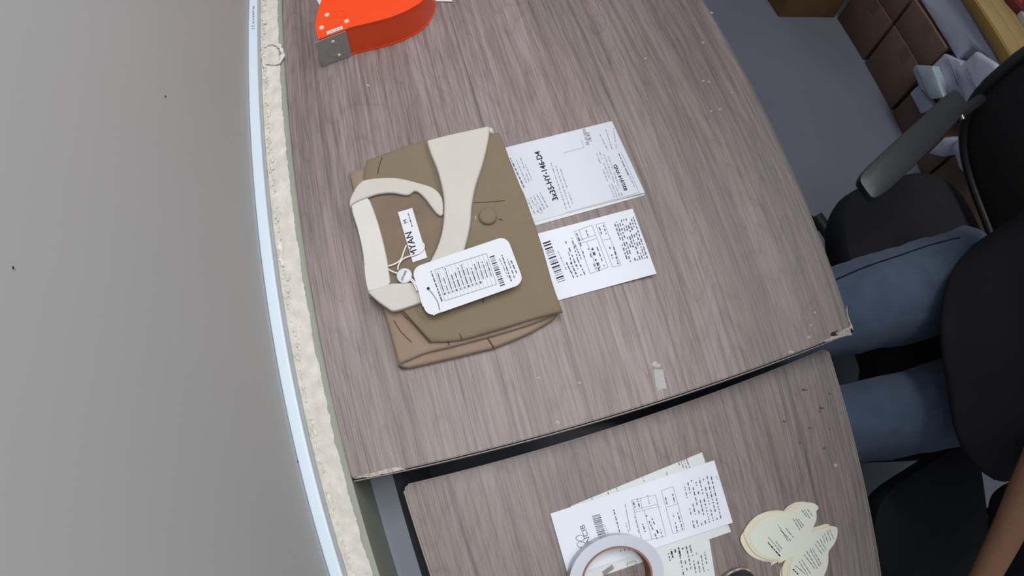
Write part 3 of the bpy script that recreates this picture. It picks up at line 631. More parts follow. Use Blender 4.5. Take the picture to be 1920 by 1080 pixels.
# ---------------------------------------------------------------- hang tag
tg = at(875, 520, DZ + 0.033)
hang = thing('hang_tag', 'white rectangular swing tag with rounded corners, size table and barcode, lying on the shirt', 'tag', (tg.x, tg.y, DZ + 0.033))
cT = [(771, 503), (950, 442), (983, 531), (801, 595)]
poly = []
wc = W(cT, DZ + 0.034)
for i in range(4):
    p, a, b = wc[i], wc[i - 1], wc[(i + 1) % 4]; r = 0.0095
    u = (a - p).normalized() * r; w = (b - p).normalized() * r
    for k in range(7): t = k / 6; poly.append(p + u * (1 - math.sin(t * PI / 2)) + w * (1 - math.cos(t * PI / 2)))
prism('card', poly[::-1], DZ + 0.0334, DZ + 0.0341, M['card'], hang, 0)
pr = Print(DZ + 0.0342)
A_, B_, C_ = Vector((834, 564)), Vector((815, 506)), Vector((931, 533))
pr.frame(A_, B_, C_, 0.0003, 1)
for i in range(1, 13): o = (C_ - A_) * i / 13; pr.quad(A_ + o, B_ + o, 0.0002, 2)
for i in range(13): o = (C_ - A_) * (i + 0.45) / 13; pr.words(A_ + o + (B_ - A_) * 0.28, A_ + o + (B_ - A_) * random.Random(i).uniform(0.65, 0.98), 0.0011, 1, i, 0.9, .004, .012)
for i in range(10): o = (C_ - A_) * (i + 0.5) / 13; q = A_ + o + (B_ - A_) * 0.17; pr.quad(q, q + (B_ - A_) * 0.07, 0.0018, 2 if i % 3 else 1)
pr.words((829, 565), (808, 508), 0.0016, 1, 44, 0.9)
pr.barcode((947, 534), (927, 479), (938, 537), 9, 0, 20)
pr.words((959, 527), (941, 478), .0013, 1, 17, 0.95)
pr.words((953, 520), (936, 484), .0009, 2, 7); pr.words((965, 521), (950, 482), .0010, 1, 8); pr.words((969, 512), (956, 484), .0012, 1, 9)
h0 = at(803, 541, DZ + 0.0342); ringp = [(h0.x + 0.0016 * math.cos(2 * PI * k / 12), h0.y + 0.0016 * math.sin(2 * PI * k / 12), h0.z) for k in range(12)]
pr.poly([Vector(p) for p in ringp], 0)
pr.build(hang)
def cord(pts, r=0.0008, name='cord', m='string'): tube(name, [at(p[0], p[1], p[2] + DZ) for p in pts], r, M[m], hang, 8)
def sp3(pts, k=5):
    out = []
    for i in range(len(pts) - 1):
        p0 = Vector(pts[max(0, i - 1)]); p1 = Vector(pts[i]); p2 = Vector(pts[i + 1]); p3 = Vector(pts[min(len(pts) - 1, i + 2)])
        for j in range(k):
            t = j / k; out.append(0.5 * ((2 * p1) + (p2 - p0) * t + (2 * p0 - 5 * p1 + 4 * p2 - p3) * t * t + (3 * p1 - p0 - 3 * p2 + p3) * t ** 3))
    out.append(Vector(pts[-1])); return out
cord(sp3([(728, 499, .0265), (742, 494, .0262), (752, 486, .0262), (757, 472, .0262), (762, 460, .0262)]))
cord(sp3([(746, 506, .028), (747, 498, .028), (753, 488, .028), (763, 482, .0275), (778, 478, .0272), (790, 472, .0272), (795, 465, .0265), (794, 457, .026), (790, 456, .025)]))
cord(sp3([(728, 505, .0265), (738, 510, .028), (748, 513, .029)]))
cord(sp3([(768, 520, .030), (776, 527, .0335), (784, 540, .0345), (789, 560, .0348), (794, 575, .0348)]))
cord(sp3([(768, 523, .030), (776, 532, .0335), (782, 545, .034)]))
cord(sp3([(804, 543, .0345), (812, 552, .0345), (821, 567, .0345), (824, 580, .0345), (826, 584, .034)]), 0.0005, 'thread', 'inkgrey')
cord(sp3([(812, 590, .0345), (820, 586, .035), (827, 583, .034)]), 0.0012)
sl = at(758, 516, DZ + 0.031)
seal = lathe('seal', [(0.0001, 0.003), (0.0065, 0.0029), (0.0078, 0.0018), (0.0078, -0.001), (0.0001, -0.001)], (sl.x, sl.y, sl.z - 0.003), M['card'], hang, 28)
pr = Print(DZ + 0.0312); pr.text('MYAN', (756, 526), (763, 509), 1, 1.0, 0.01); pr.build(seal)

# ---------------------------------------------------------------- tape dispenser lying on its side
HB = 0.057
outl = [at(612, 122, DZ).xy, at(665, 102, DZ).xy, at(740, 83, DZ).xy, at(790, 58, DZ).xy, at(812, 30, DZ).xy, at(817, 2, DZ).xy]
dsp = thing('tape_dispenser', 'bright orange handheld packing tape dispenser with steel blade lying on its side', 'tape dispenser', (0.13, 0.57, DZ))
rest = [Vector((0.214, 0.612)), Vector((0.196, 0.646)), Vector((0.16, 0.668)), Vector((0.118, 0.664)), Vector((0.088, 0.636)), Vector((0.0795, 0.605)), Vector((0.0660, 0.577)), Vector((0.0565, 0.545)), Vector((0.0535, 0.524))]
full = [outl[0], outl[1]] + spline([(*outl[1],), (*outl[2],), (*outl[3],), (*outl[4],), (*outl[5],), *[(p.x, p.y) for p in rest]], 5, False)[1:]
# side plates are a little larger than the wall between them
cen = sum(full, Vector((0, 0))) / len(full)
prism('side_plate', full, DZ + 0.0005, DZ + 0.003, M['orange'], dsp, 0.0006)
prism('body_shell', [p + (cen - p).normalized() * 0.0008 for p in full], DZ + 0.003, DZ + HB - 0.0025, M['orange'], dsp, 0.0)
prism('side_plate', full, DZ + HB - 0.0025, DZ + HB, M['orange'], dsp, 0.0008)
# handle beyond the picture edge
tube('handle', sp3([(0.15, 0.65, DZ + 0.03), (0.175, 0.70, DZ + 0.03), (0.19, 0.745, DZ + 0.03)]), 0.017, M['orange'], dsp, 14)
# blade plate standing at the front, with saw teeth along its free edge
A0, A1 = outl[0], outl[1]; du = (A1 - A0).normalized(); nn = Vector((du.y, -du.x)) * 0.0012
bm = bmesh.new(); z0, z1 = DZ + 0.001, DZ + HB - 0.0035
s_, e_ = A0 - du * 0.004, A1 - du * 0.004
prof = []
nt_ = 16
for k in range(nt_ * 2 + 1):
    t = k / (nt_ * 2); off = -0.0022 if k % 2 else 0.0
    prof.append((s_ + du * off, z0 + (z1 - z0) * t))
vsF = [bm.verts.new((*(p + nn), z)) for p, z in prof] + [bm.verts.new((*(e_ + nn), z1)), bm.verts.new((*(e_ + nn), z0))]
vsB = [bm.verts.new((*(p), z)) for p, z in prof] + [bm.verts.new((*e_, z1)), bm.verts.new((*e_, z0))]
bm.faces.new(vsF); bm.faces.new(vsB[::-1])
for i in range(len(vsF)): bm.faces.new((vsF[i], vsB[i], vsB[(i + 1) % len(vsF)], vsF[(i + 1) % len(vsF)]))
bld = from_bm('blade', bm, M['blade'], dsp, False)
for f, z in ((0.52, DZ + HB - 0.014), (0.60, DZ + 0.012)):
    p = s_ + (e_ - s_) * f + nn * 1.2
    o = lathe('screw', [(0.0001, 0.0012), (0.0022, 0.0009), (0.0026, 0.0), (0.0001, -0.0002)], (0, 0, 0), M['screw'], bld, 14)
    o.matrix_basis = Matrix.Translation((p.x, p.y, z)) @ Vector((nn.x, nn.y, 0)).to_track_quat('Z', 'Y').to_matrix().to_4x4()
# embossed ring pressed into the blade
pc = s_ + (e_ - s_) * 0.5 + nn * 1.02
tube('embossing', [(pc.x + du.x * 0.010 * math.cos(t), pc.y + du.y * 0.010 * math.cos(t), DZ + HB * 0.47 + 0.012 * math.sin(t)) for t in (2 * PI * k / 24 for k in range(24))], 0.0005, M['blade'], bld, 6, True)
for (px, py) in ((613, 28), (603, 52), (650, 40)):
    p = at(px, py, DZ + HB)
    lathe('rivet', [(0.0001, 0.0018), (0.0028, 0.0014), (0.0036, 0.0004), (0.0036, -0.0004), (0.0001, -0.0004)], p, M['screw'], dsp, 18)
a, b = at(613, 62, DZ + HB + .0004), at(642, 51, DZ + HB + .0004); u = (b - a).normalized(); n_ = Vector((-u.y, u.x, 0)) * 0.0026
st = prism('sticker', [(a - n_).xy, (b - n_).xy, (b + n_).xy, (a + n_).xy], DZ + HB, DZ + HB + 0.0003, M['card'], dsp)
pr = Print(DZ + HB + 0.0002); pr.words((617, 61), (640, 52), 0.0014, 2, 3, 0.9); pr.build(st)
# spiral moulding mark on the side plate
tube('moulding_mark', [at(640 + (7 + k * .12) * math.cos(k * .3), 27 + (5 + k * .09) * math.sin(k * .3), DZ + HB + 0.0002) for k in range(26)], 0.0004, M['orange'], dsp, 6)
# papers behind the dispenser
ob, pr = sheet('printed_flyer', 'white flyer with lilac print behind the orange tape dispenser', 'paper', [(560, -60), (650, -60), (640, 16), (609, 27)], DZ + 0.001, M['paper'], None, lambda s, t: 0.004 * (1 - t))
ob2 = patch('print', [(607, 4), (618, 5), (630, 8, 1), (622, 4), (614, 2)], DZ + 0.0012, M['poly'], ob)
ob, pr = sheet('paper_strip', 'short pale paper strip end behind the orange tape dispenser', 'paper', [(800, -25), (845, -22), (848, 3), (812, 2)], DZ + 0.0008, M['paper2'], None, lambda s, t: 0.002 * s)

# ---------------------------------------------------------------- office chair
def chair():
    cx, cy = 1.16, 0.06; sx, sy = 1.09, 0.03; SZ = 0.475
    c = thing('office_chair', 'black office chair with mesh back and raised armrest that the person sits on', 'chair', (cx, cy, 0))
    def pad(name, pts, z0, z1, m, r=0.02):
        cen = Vector((sum(p[0] for p in pts) / len(pts), sum(p[1] for p in pts) / len(pts))); bm = bmesh.new(); rings = []
        prof = [(0.90, z0), (0.985, z0 + r * 0.4), (1.0, z0 + r), (0.985, z1 - r * 0.5), (0.94, z1 - r * 0.12), (0.8, z1), (0.4, z1 + 0.004), (0.02, z1 + 0.004)]
        for s, z in prof: rings.append([bm.verts.new((cen.x + (p[0] - cen.x) * s, cen.y + (p[1] - cen.y) * s, z)) for p in pts])
        for A, B in zip(rings[:-1], rings[1:]):
            for i in range(len(A)): bm.faces.new((A[i], A[(i + 1) % len(A)], B[(i + 1) % len(A)], B[i]))
        bm.faces.new(rings[0][::-1]); bm.faces.new(rings[-1]); return from_bm(name, bm, m, c)
    pad('seat', squircle(sx, sy, 0.25, 0.25, 3.4, 48), SZ - 0.085, SZ, M['seat'], 0.035)
    box('seat_plate', (sx - 0.14, sy - 0.12, SZ - 0.13), (sx + 0.16, sy + 0.12, SZ - 0.086), M['black'], c, 0.01)
    lathe('gas_lift', [(0.028, 0.09), (0.028, 0.25), (0.02, 0.25), (0.02, SZ - 0.13)], (cx, cy, 0), M['black'], c, 20)
    for k in range(5):
        a = math.radians(100 + 72 * k); d = Vector((math.cos(a), math.sin(a), 0)); L = 0.28
        lg = tube('base_leg', [Vector((cx, cy, 0.115)) + d * 0.02, Vector((cx, cy, 0.105)) + d * 0.14, Vector((cx, cy, 0.085)) + d * L], [0.03, 0.026, 0.019], M['black'], c, 10, False, 0.7)
        w0 = Vector((cx, cy, 0.026)) + d * (L - 0.005); ax = Vector((-d.y, d.x, 0))
        for s in (-1, 1):
            o = lathe('caster_wheel', [(0.002, -0.008), (0.023, -0.008), (0.026, -0.004), (0.026, 0.004), (0.023, 0.008), (0.002, 0.008)], (0, 0, 0), M['black'], lg, 24)
            o.matrix_basis = Matrix.Translation(w0 + ax * 0.014 * s) @ ax.to_track_quat('Z', 'Y').to_matrix().to_4x4()
        lathe('caster_stem', [(0.007, 0.02), (0.007, 0.085)], Vector((w0.x, w0.y, 0.0)), M['chrome'], lg, 10)
    # backrest: bent frame with a mesh panel
    by, bz_, bw, bh = 0.08, DZ + 0.04, 0.262, 0.262
    def bpt(y, z, off=0.0): return Vector((1.315 + 0.16 * (z - bz_) - 0.35 * (y - by) ** 2 * 1.6 + 0.5 * (z - bz_ + 0.05) ** 2 * 0.6 + off, y, z))
    fr = [bpt(p[0], p[1]) for p in squircle(by, bz_, bw, bh, 3.0, 64)]
    tube('back_frame', fr, 0.013, M['black'], c, 10, True)
    bm = bmesh.new(); rg = []
    for k in range(1, 13): rg.append([bm.verts.new(bpt(by + (p[0] - by) * k / 12, bz_ + (p[1] - bz_) * k / 12, 0.004)) for p in squircle(by, bz_, bw, bh, 3.0, 64)])
    for A, B in zip(rg[:-1], rg[1:]):
        for i in range(64): bm.faces.new((A[i], A[(i + 1) % 64], B[(i + 1) % 64], B[i]))
    bm.faces.new(rg[0])
    me_ = from_bm('back_mesh', bm, M['mesh'], c); md = me_.modifiers.new('thick', 'SOLIDIFY'); md.thickness = 0.004
    tube('back_post', sp3([(sx + 0.14, by - 0.03, SZ - 0.11), (1.37, by - 0.03, SZ - 0.11), (1.415, by - 0.02, SZ + 0.02), (1.375, by, bz_ + 0.02)]), 0.022, M['black'], c, 10)
    # armrest on the far side, lowered; the other one is flipped up against the back
    a0, a1 = at(1627, 352, DZ - 0.045), at(1803, 183, DZ - 0.02)
    u = (a1 - a0).normalized(); w = Vector((-u.y, u.x, 0)).normalized(); v = w.cross(u) * -1
    if v.z < 0: v = -v
    def armrest(o0, uu, ww, vv, L):
        pts = squircle(L / 2, 0, L / 2 + 0.008, 0.026, 5.5, 48); bm = bmesh.new(); rings = []
        for s, z in ((0.9, -0.02), (1.0, -0.014), (1.0, -0.006), (0.96, 0.0), (0.6, 0.002)):
            rings.append([bm.verts.new(o0 + uu * (L / 2 + (p[0] - L / 2) * (1 - (1 - s) * 0.25)) + ww * p[1] * s + vv * z) for p in pts])
        for A, B in zip(rings[:-1], rings[1:]):
            for i in range(len(A)): bm.faces.new((A[i], A[(i + 1) % len(A)], B[(i + 1) % len(A)], B[i]))
        bm.faces.new(rings[0][::-1]); bm.faces.new(rings[-1]); return from_bm('armrest', bm, M['arm'], c)
    ar = armrest(a0, u, w, v, (a1 - a0).length)
    h1 = at(1800, 215, DZ - 0.03); h2 = bpt(by + bw - 0.015, DZ - 0.05)
    tube('hinge', [a1 - v * 0.02 - u * 0.03, h1 - v * 0.01, h2], 0.012, M['black'], ar, 8)
    tube('hinge_bolt', [h1 + Vector((0, 0.012, 0)), h1 + Vector((0, -0.012, 0))], 0.008, M['chrome'], ar, 10)
    f0 = bpt(by - bw + 0.01, DZ - 0.02); ar2 = armrest(f0 + Vector((-0.02, -0.03, 0.02)), Vector((-0.12, 0, 0.99)).normalized(), Vector((0, 1, 0)), Vector((-0.99, 0, -0.12)), 0.34)
    tube('hinge', [f0 + Vector((-0.01, -0.03, 0.03)), f0], 0.012, M['black'], ar2, 8)
    return c
chair()
# dark padded stool next to the chair
stl = thing('padded_chair', 'small black padded chair beside the person, in front of the lower desk', 'chair', (0.92, -0.475, 0))
bm = bmesh.new(); pts = squircle(0.92, -0.475, 0.175, 0.185, 5.0, 48); rings = []
for s, z in ((0.94, 0.40), (1.0, 0.415), (1.0, 0.45), (0.97, 0.466), (0.85, 0.472), (0.3, 0.474), (0.02, 0.474)): rings.append([bm.verts.new((0.92 + (p[0] - 0.92) * s, -0.475 + (p[1] + 0.475) * s, z)) for p in pts])
for A, B in zip(rings[:-1], rings[1:]):
    for i in range(48): bm.faces.new((A[i], A[(i + 1) % 48], B[(i + 1) % 48], B[i]))
bm.faces.new(rings[0][::-1]); bm.faces.new(rings[-1]); from_bm('seat', bm, M['seat'], stl)
for sx_ in (-1, 1):
    for sy_ in (-1, 1): tube('leg', [(0.92 + sx_ * 0.14, -0.475 + sy_ * 0.15, 0.402), (0.92 + sx_ * 0.16, -0.475 + sy_ * 0.165, 0.0)], 0.013, M['black'], stl, 10)

bm = bmesh.new(); rings = []
for s, dx in ((0.6, -0.012), (0.96, -0.01), (1.0, 0.0), (1.0, 0.012), (0.96, 0.02), (0.3, 0.022)): rings.append([bm.verts.new((1.125 + dx + 0.10 * (p[1] - 0.62), -0.56 + (p[0] + 0.56) * s, 0.62 + (p[1] - 0.62) * s)) for p in squircle(-0.56, 0.62, 0.125, 0.17, 4.5, 40)])
for A, B in zip(rings[:-1], rings[1:]):
    for i in range(40): bm.faces.new((A[i], A[(i + 1) % 40], B[(i + 1) % 40], B[i]))
bm.faces.new(rings[0][::-1]); bm.faces.new(rings[-1]); from_bm('backrest', bm, M['seat'], stl)
for y in (-0.62, -0.50): tube('back_post', [(1.07, y, 0.41), (1.12, y, 0.43), (1.145, y, 0.60)], 0.009, M['black'], stl, 8)

# ---------------------------------------------------------------- shelf with cartons and bags
XF = 1.715
shelf = thing('wooden_shelf', 'yellow pine shelf rack standing behind the office chair above brown cartons', 'shelf', (1.95, 0.9, 0))
zb0 = DZ - 0.176; zb1 = DZ - 0.128
box('front_rail', (XF, 0.02, zb0), (XF + 0.022, 1.75, zb1), M['pinedk'], shelf, 0.002)
nb = 4
for k in range(nb): box('shelf_board', (XF + 0.023 + k * 0.107, 0.02, zb1 - 0.018), (XF + 0.023 + k * 0.107 + 0.104, 1.75, zb1), M['pine'], shelf, 0.002)
for y in (0.0, 1.77):
    for x in (XF + 0.002, XF + 0.41): box('post', (x, y - 0.02, 0.0), (x + 0.035, y + 0.018, 1.7), M['pinedk'], shelf, 0.002)
box('top_shelf_board', (XF, -0.02, 1.70), (XF + 0.45, 1.79, 1.72), M['pine'], shelf, 0.002)
def carton(name, label, lo, hi, m, group=None, tapey=True):
    t = thing(name, label, 'box', ((lo[0] + hi[0]) / 2, (lo[1] + hi[1]) / 2, lo[2]), group)
    box('body', lo, hi, m, t, 0.003)
    if tapey:
        yc = (lo[1] + hi[1]) / 2
        box('tape_strip', (lo[0] - 0.0006, yc - 0.022, hi[2] - 0.06), (lo[0] - 0.0001, yc + 0.022, hi[2] - 0.004), M['carton'], t, 0)
        box('top_tape', (lo[0], yc - 0.022, hi[2] + 0.0001), (hi[0], yc + 0.022, hi[2] + 0.0006), M['carton'], t, 0)
    return t
zA = 0.24
carton('carton', 'brown carton on the floor, bottom row, nearest the chair armrest', (XF, 0.40, 0), (XF + 0.36, 0.648, 0.175), M['carton'], 'brown cartons under the shelf')
carton('carton', 'brown carton on the floor, middle of the bottom row under the shelf', (XF, 0.662, 0), (XF + 0.36, 0.855, zA), M['carton'], 'brown cartons under the shelf')
carton('carton', 'brown carton at the far end of the bottom row beside the tan box', (XF, 0.869, 0), (XF + 0.36, 1.06, zA), M['carton'], 'brown cartons under the shelf')
carton('carton', 'brown carton in the upper row, below the long white mailer bag', (XF + 0.003, 0.662, zA + 0.003), (XF + 0.34, 0.856, 0.395), M['carton'], 'brown cartons under the shelf')
carton('carton', 'brown carton in the upper row, farthest along the shelf', (XF + 0.003, 0.868, zA + 0.003), (XF + 0.34, 1.06, 0.395), M['carton'], 'brown cartons under the shelf')
carton('carton', 'dark brown carton low on the floor behind the raised chair seat', (XF, 0.05, 0), (XF + 0.36, 0.39, 0.2), M['carton'], 'brown cartons under the shelf')
carton('tan_carton', 'tan cardboard box standing on the floor at the top of the picture', (1.424, 1.064, 0), (1.70, 1.42, 0.30), M['cartonb'])
def bag(name, label, px, x, depth, m, seed=0, tilt=0.0, group='poly mailer bags by the shelf', fold=None):
    """a folded plastic mailer: outline of its front face in the plane x, puffed and closed at the back"""
    P_ = [atx(p[0], p[1], x) for p in resample([Vector(q) for q in px], 7)]
    cen = sum(P_, Vector()) / len(P_); bm = bmesh.new(); rings = []
    zmin = min(p.z for p in P_)
    for s, dx in ((0.05, -0.004), (0.55, -0.003), (0.85, -0.001), (0.97, 0.001), (1.0, 0.004), (1.0, depth * 0.5), (0.985, depth), (0.05, depth)):
        ring = []
        for p in P_:
            q = cen + (p - cen) * s; k = noise.noise((q.y * 30 + seed, q.z * 30, seed)) * 0.004 * s
            ring.append(bm.verts.new((x + dx + k + tilt * (q.z - zmin), q.y, q.z)))
        rings.append(ring)
    for A, B in zip(rings[:-1], rings[1:]):
        for i in range(len(A)): bm.faces.new((A[i], A[(i + 1) % len(A)], B[(i + 1) % len(A)], B[i]))
    bm.faces.new(rings[0][::-1]); bm.faces.new(rings[-1])
    o = from_bm(name, bm, m); tag(o, label, 'bag', group)
    if fold:
        tube('fold_crease', [atx(q[0], q[1], x) + Vector((-0.006 + tilt * (atx(q[0], q[1], x).z - zmin), 0, 0)) for q in fold], 0.0012, M['inkmid'], o, 6)
    return o
bag('mailer_bag', 'long white mailer bag lying on the upper cartons just below the yellow shelf rail', [(1722, -6), (1794, 110), (1822, 88), (1868, 118), (1884, 140), (1815, 26), (1797, -6)], XF + 0.012, 0.16, M['poly'], 1, 0.05)
bag('mailer_bag', 'pale blue folded mailer bag at the left end of the bag pile', [(1710, 130), (1716, 122), (1746, 124), (1768, 183), (1745, 186), (1724, 164)], XF - 0.058, 0.045, M['polyb'], 2, 0.03, fold=[(1719, 126), (1733, 160), (1742, 183)])
bag('mailer_bag', 'white folded mailer bag standing between the pale blue one and the large one', [(1745, 125), (1768, 101), (1798, 114), (1800, 132), (1828, 210), (1768, 216)], XF - 0.008, 0.07, M['poly'], 3, 0.03, fold=[(1776, 106), (1788, 135), (1797, 160)])
bag('mailer_bag', 'large white mailer bag with a dark crease, nearest the chair back', [(1789, 131), (1806, 118), (1828, 97), (1862, 119), (1879, 151), (1850, 185), (1823, 226), (1808, 190)], XF - 0.05, 0.035, M['poly'], 4, 0.02, fold=[(1813, 128), (1822, 147), (1836, 176)])
bag('mailer_bag', 'small white mailer bag end resting on the carton left of the armrest', [(1706, 174), (1721, 160), (1752, 205), (1726, 213)], XF - 0.035, 0.03, M['poly'], 5, 0.0)
bag('mailer_bag', 'short lilac mailer bag corner seen below the armrest', [(1742, 288), (1770, 258), (1795, 262), (1768, 294)], 1.63, 0.08, M['poly'], 6, 0.0)
bag('mailer_bag', 'lilac mailer bag hanging down between the armrest and the chair back', [(1786, 276), (1800, 255), (1822, 262), (1838, 320), (1815, 334), (1798, 314)], 1.60, 0.10, M['poly'], 7, 0.0)
def packet(name, label, px, py, w, h, d, m, m2, rot):
    p = at(px, py, zb1); t = thing(name, label, 'packet', (p.x, p.y, zb1), 'packets on the shelf')
    bm = bmesh.new(); rings = []
    for s, z in ((0.96, 0.001), (1.0, d * 0.4), (0.96, d * 0.75), (0.7, d * 0.98), (0.05, d)): rings.append([bm.verts.new((p.x + q[0] * s * math.cos(rot) - q[1] * s * math.sin(rot), p.y + q[0] * s * math.sin(rot) + q[1] * s * math.cos(rot), zb1 + z)) for q in squircle(0, 0, w / 2, h / 2, 5, 32)])
    for A, B in zip(rings[:-1], rings[1:]):
        for i in range(32): bm.faces.new((A[i], A[(i + 1) % 32], B[(i + 1) % 32], B[i]))
    bm.faces.new(rings[0][::-1]); bm.faces.new(rings[-1]); from_bm('pouch', bm, m, t)
    prism('printed_band', [(p.x + q[0] * math.cos(rot) - q[1] * math.sin(rot), p.y + q[0] * math.sin(rot) + q[1] * math.cos(rot)) for q in squircle(0, 0, w * 0.36, h * 0.2, 6, 24)], zb1 + d - 0.003, zb1 + d + 0.001, m2, t)
packet('packet', 'dark packet with orange-red band on the yellow shelf', 1898, 8, 0.11, 0.09, 0.05, M['maroon'], M['red'], 0.6)
packet('packet', 'silver packet lying on the yellow shelf behind the dark packet', 1925, 48, 0.09, 0.09, 0.04, M['silver'], M['red'], 0.2)
packet('packet', 'maroon and white packet on the yellow shelf at the very top of the picture', 1868, -22, 0.08, 0.09, 0.045, M['silver'], M['maroon'], 0.1)
wr = box('wall_right', (2.35, -2.6, 0), (2.45, 3.2, 2.75), M['wall'], None, 0); tag(wr, kind='structure')
# ceiling lamp fitting carrying the light above
lmp = thing('ceiling_lamp', 'flat white ceiling lamp fitting hanging above the desks', 'lamp', (1.32, 0.48, 2.75))
box('housing', (1.04, -0.10, 2.64), (1.60, 1.06, 2.70), M['lampbody'], lmp, 0.006)
for y in (0.1, 0.86): tube('hanger', [(1.32, y, 2.70), (1.32, y, 2.98)], 0.004, M['chrome'], lmp, 8)

tl_ = thing('tube_lamp', 'grey lamp fitting with added light-blocking skirts on brackets high on the wall above the desk', 'lamp', (0.3, 0.22, 2.3))
box('housing', (0.095, -0.44, 2.262), (0.295, 0.84, 2.30), M['lowwall'], tl_, 0.004)
box('shade_skirt', (0.105, -0.44, 2.26 - 0.31), (0.109, 0.84, 2.262), M['lowwall'], tl_, 0.001)  # skirt added out of view to keep lamp light off the upper wall
box('shade_skirt', (0.281, -0.44, 2.26 - 0.40), (0.285, 0.84, 2.262), M['lowwall'], tl_, 0.001)  # deeper added skirt, cuts the light off towards the right of the desk
for y in (-0.2, 0.64): box('bracket', (WX + 0.0005, y - 0.015, 2.27), (0.10, y + 0.015, 2.295), M['lampbody'], tl_, 0.002)

# ---------------------------------------------------------------- person seated at the desk (only lap, black shirt and one arm are in view)
def capsule(bm, a, b, ra, rb, n=16):
    a, b = Vector(a), Vector(b); ax = (b - a); L = ax.length
    q = (ax.normalized() if L > 1e-6 else Vector((0, 0, 1))).to_track_quat('Z', 'Y').to_matrix(); rings = []
    prof = [(-ra * math.cos(t), ra * math.sin(t)) for t in (0.05, 0.4, 0.8, 1.2)] + [(0, ra), (L / 2, (ra + rb) / 2), (L, rb)] + [(L + rb * math.sin(t), rb * math.cos(t)) for t in (0.4, 0.8, 1.2, 1.52)]
    for z, r in prof: rings.append([bm.verts.new(a + q @ Vector((r * math.cos(2 * PI * k / n), r * math.sin(2 * PI * k / n), z))) for k in range(n)])
    for A, B in zip(rings[:-1], rings[1:]):
        for k in range(n): bm.faces.new((A[k], A[(k + 1) % n], B[(k + 1) % n], B[k]))
    bm.faces.new(rings[0][::-1]); bm.faces.new(rings[-1])
def ellipsoid(bm, c, r, rot=None):
    s = bmesh.ops.create_icosphere(bm, subdivisions=3, radius=1.0); R_ = rot or Matrix.Identity(3)
    for v in s['verts']: v.co = Vector(c) + R_ @ Vector((v.co.x * r[0], v.co.y * r[1], v.co.z * r[2]))
def fused(name, bm, m, voxel, smooth_it, parent=None, post=None):
    """one continuous surface from overlapping volumes"""
    bmesh.ops.recalc_face_normals(bm, faces=bm.faces)
    me = bpy.data.meshes.new(name); bm.to_mesh(me); bm.free(); ob = bpy.data.objects.new(name, me); COL.objects.link(ob)
    r = ob.modifiers.new('r', 'REMESH'); r.mode = 'VOXEL'; r.voxel_size = voxel
    s = ob.modifiers.new('s', 'SMOOTH'); s.factor = 0.5; s.iterations = smooth_it
    dg = bpy.context.evaluated_depsgraph_get(); dg.update()
    m2 = bpy.data.meshes.new_from_object(ob.evaluated_get(dg)); bpy.data.objects.remove(ob)
    m2.name = name; m2.materials.clear()
    if post:
        for v in m2.vertices: v.co = post(v.co)
    m2.polygons.foreach_set('use_smooth', [True] * len(m2.polygons))
    return new_obj(name, m2, m, parent)
def chain(bm, pts, rad):
    for i in range(len(pts) - 1): capsule(bm, pts[i], pts[i + 1], rad[i], rad[i + 1])
SHL, ELL, WRL = Vector((1.04, -0.315, 1.09)), Vector((0.935, -0.295, 0.80)), Vector((0.715, -0.515, 0.728))
SHR, ELR, WRR = Vector((1.07, 0.075, 1.10)), Vector((1.10, 0.15, 0.90)), Vector((0.97, -0.02, 1.12))
def hand(bm, w, d, side, curl=0.5):
    """palm and five fingers; d = direction of the hand, side = thumb side"""
    d = d.normalized(); side = (side - d * side.dot(d)).normalized(); up = d.cross(side).normalized()
    if up.z < 0: up = -up
    for k in (-1.1, -0.35, 0.4, 1.1): capsule(bm, w + side * k * 0.012, w + d * 0.085 + side * k * 0.021, 0.0145, 0.0125, 10)
    for k, L in ((1.1, 0.072), (0.4, 0.082), (-0.35, 0.076), (-1.1, 0.058)):
        p = w + d * 0.088 + side * k * 0.0235; dirv = d + side * k * 0.06
        for i, f in enumerate((0.46, 0.31, 0.23)):
            q = p + dirv.normalized() * L * f; capsule(bm, p, q, 0.0092 - i * 0.0008, 0.0086 - i * 0.0009, 10); p = q; dirv = dirv - up * curl * 0.6
    p = w + d * 0.02 + side * 0.018; dirv = d * 0.55 + side * 0.8 - up * 0.2
    for L, r0, r1 in ((0.045, 0.015, 0.0115), (0.03, 0.011, 0.0098), (0.024, 0.0098, 0.0088)):
        q = p + dirv.normalized() * L; capsule(bm, p, q, r0, r1, 10); p = q; dirv = dirv + d * 0.35
HC = Vector((0.985, -0.125, 1.375))
bm = bmesh.new()
chain(bm, [SHL, SHL.lerp(ELL, 0.5), ELL], [0.05, 0.045, 0.041]); chain(bm, [ELL, ELL.lerp(WRL, 0.3), WRL], [0.042, 0.043, 0.027])
chain(bm, [SHR, SHR.lerp(ELR, 0.5), ELR], [0.05, 0.045, 0.040]); chain(bm, [ELR, ELR.lerp(WRR, 0.3), WRR], [0.040, 0.042, 0.027])
hand(bm, WRL, (WRL - ELL) * Vector((1, 1, 0.15)), Vector((-0.5, 0.5, 0.2)), 0.25); hand(bm, WRR, (WRR - ELR) + Vector((-.05, -.02, 0.02)), Vector((0.1, 0.2, 1)), 0.8)
chain(bm, [SHL, (1.06, -0.125, 1.12), SHR], [0.05, 0.075, 0.05]); capsule(bm, (1.10, -0.125, 0.95), (1.07, -0.125, 1.12), 0.09, 0.08)
chain(bm, [(1.065, -0.125, 1.14), (1.02, -0.125, 1.27)], [0.056, 0.052])
ellipsoid(bm, HC + Vector((0.012, 0, 0.03)), (0.095, 0.074, 0.098)); ellipsoid(bm, HC + Vector((-0.035, 0, -0.045)), (0.055, 0.056, 0.065)); capsule(bm, HC + Vector((-0.075, 0, -0.082)), HC + Vector((-0.06, 0, -0.08)), 0.02, 0.024)
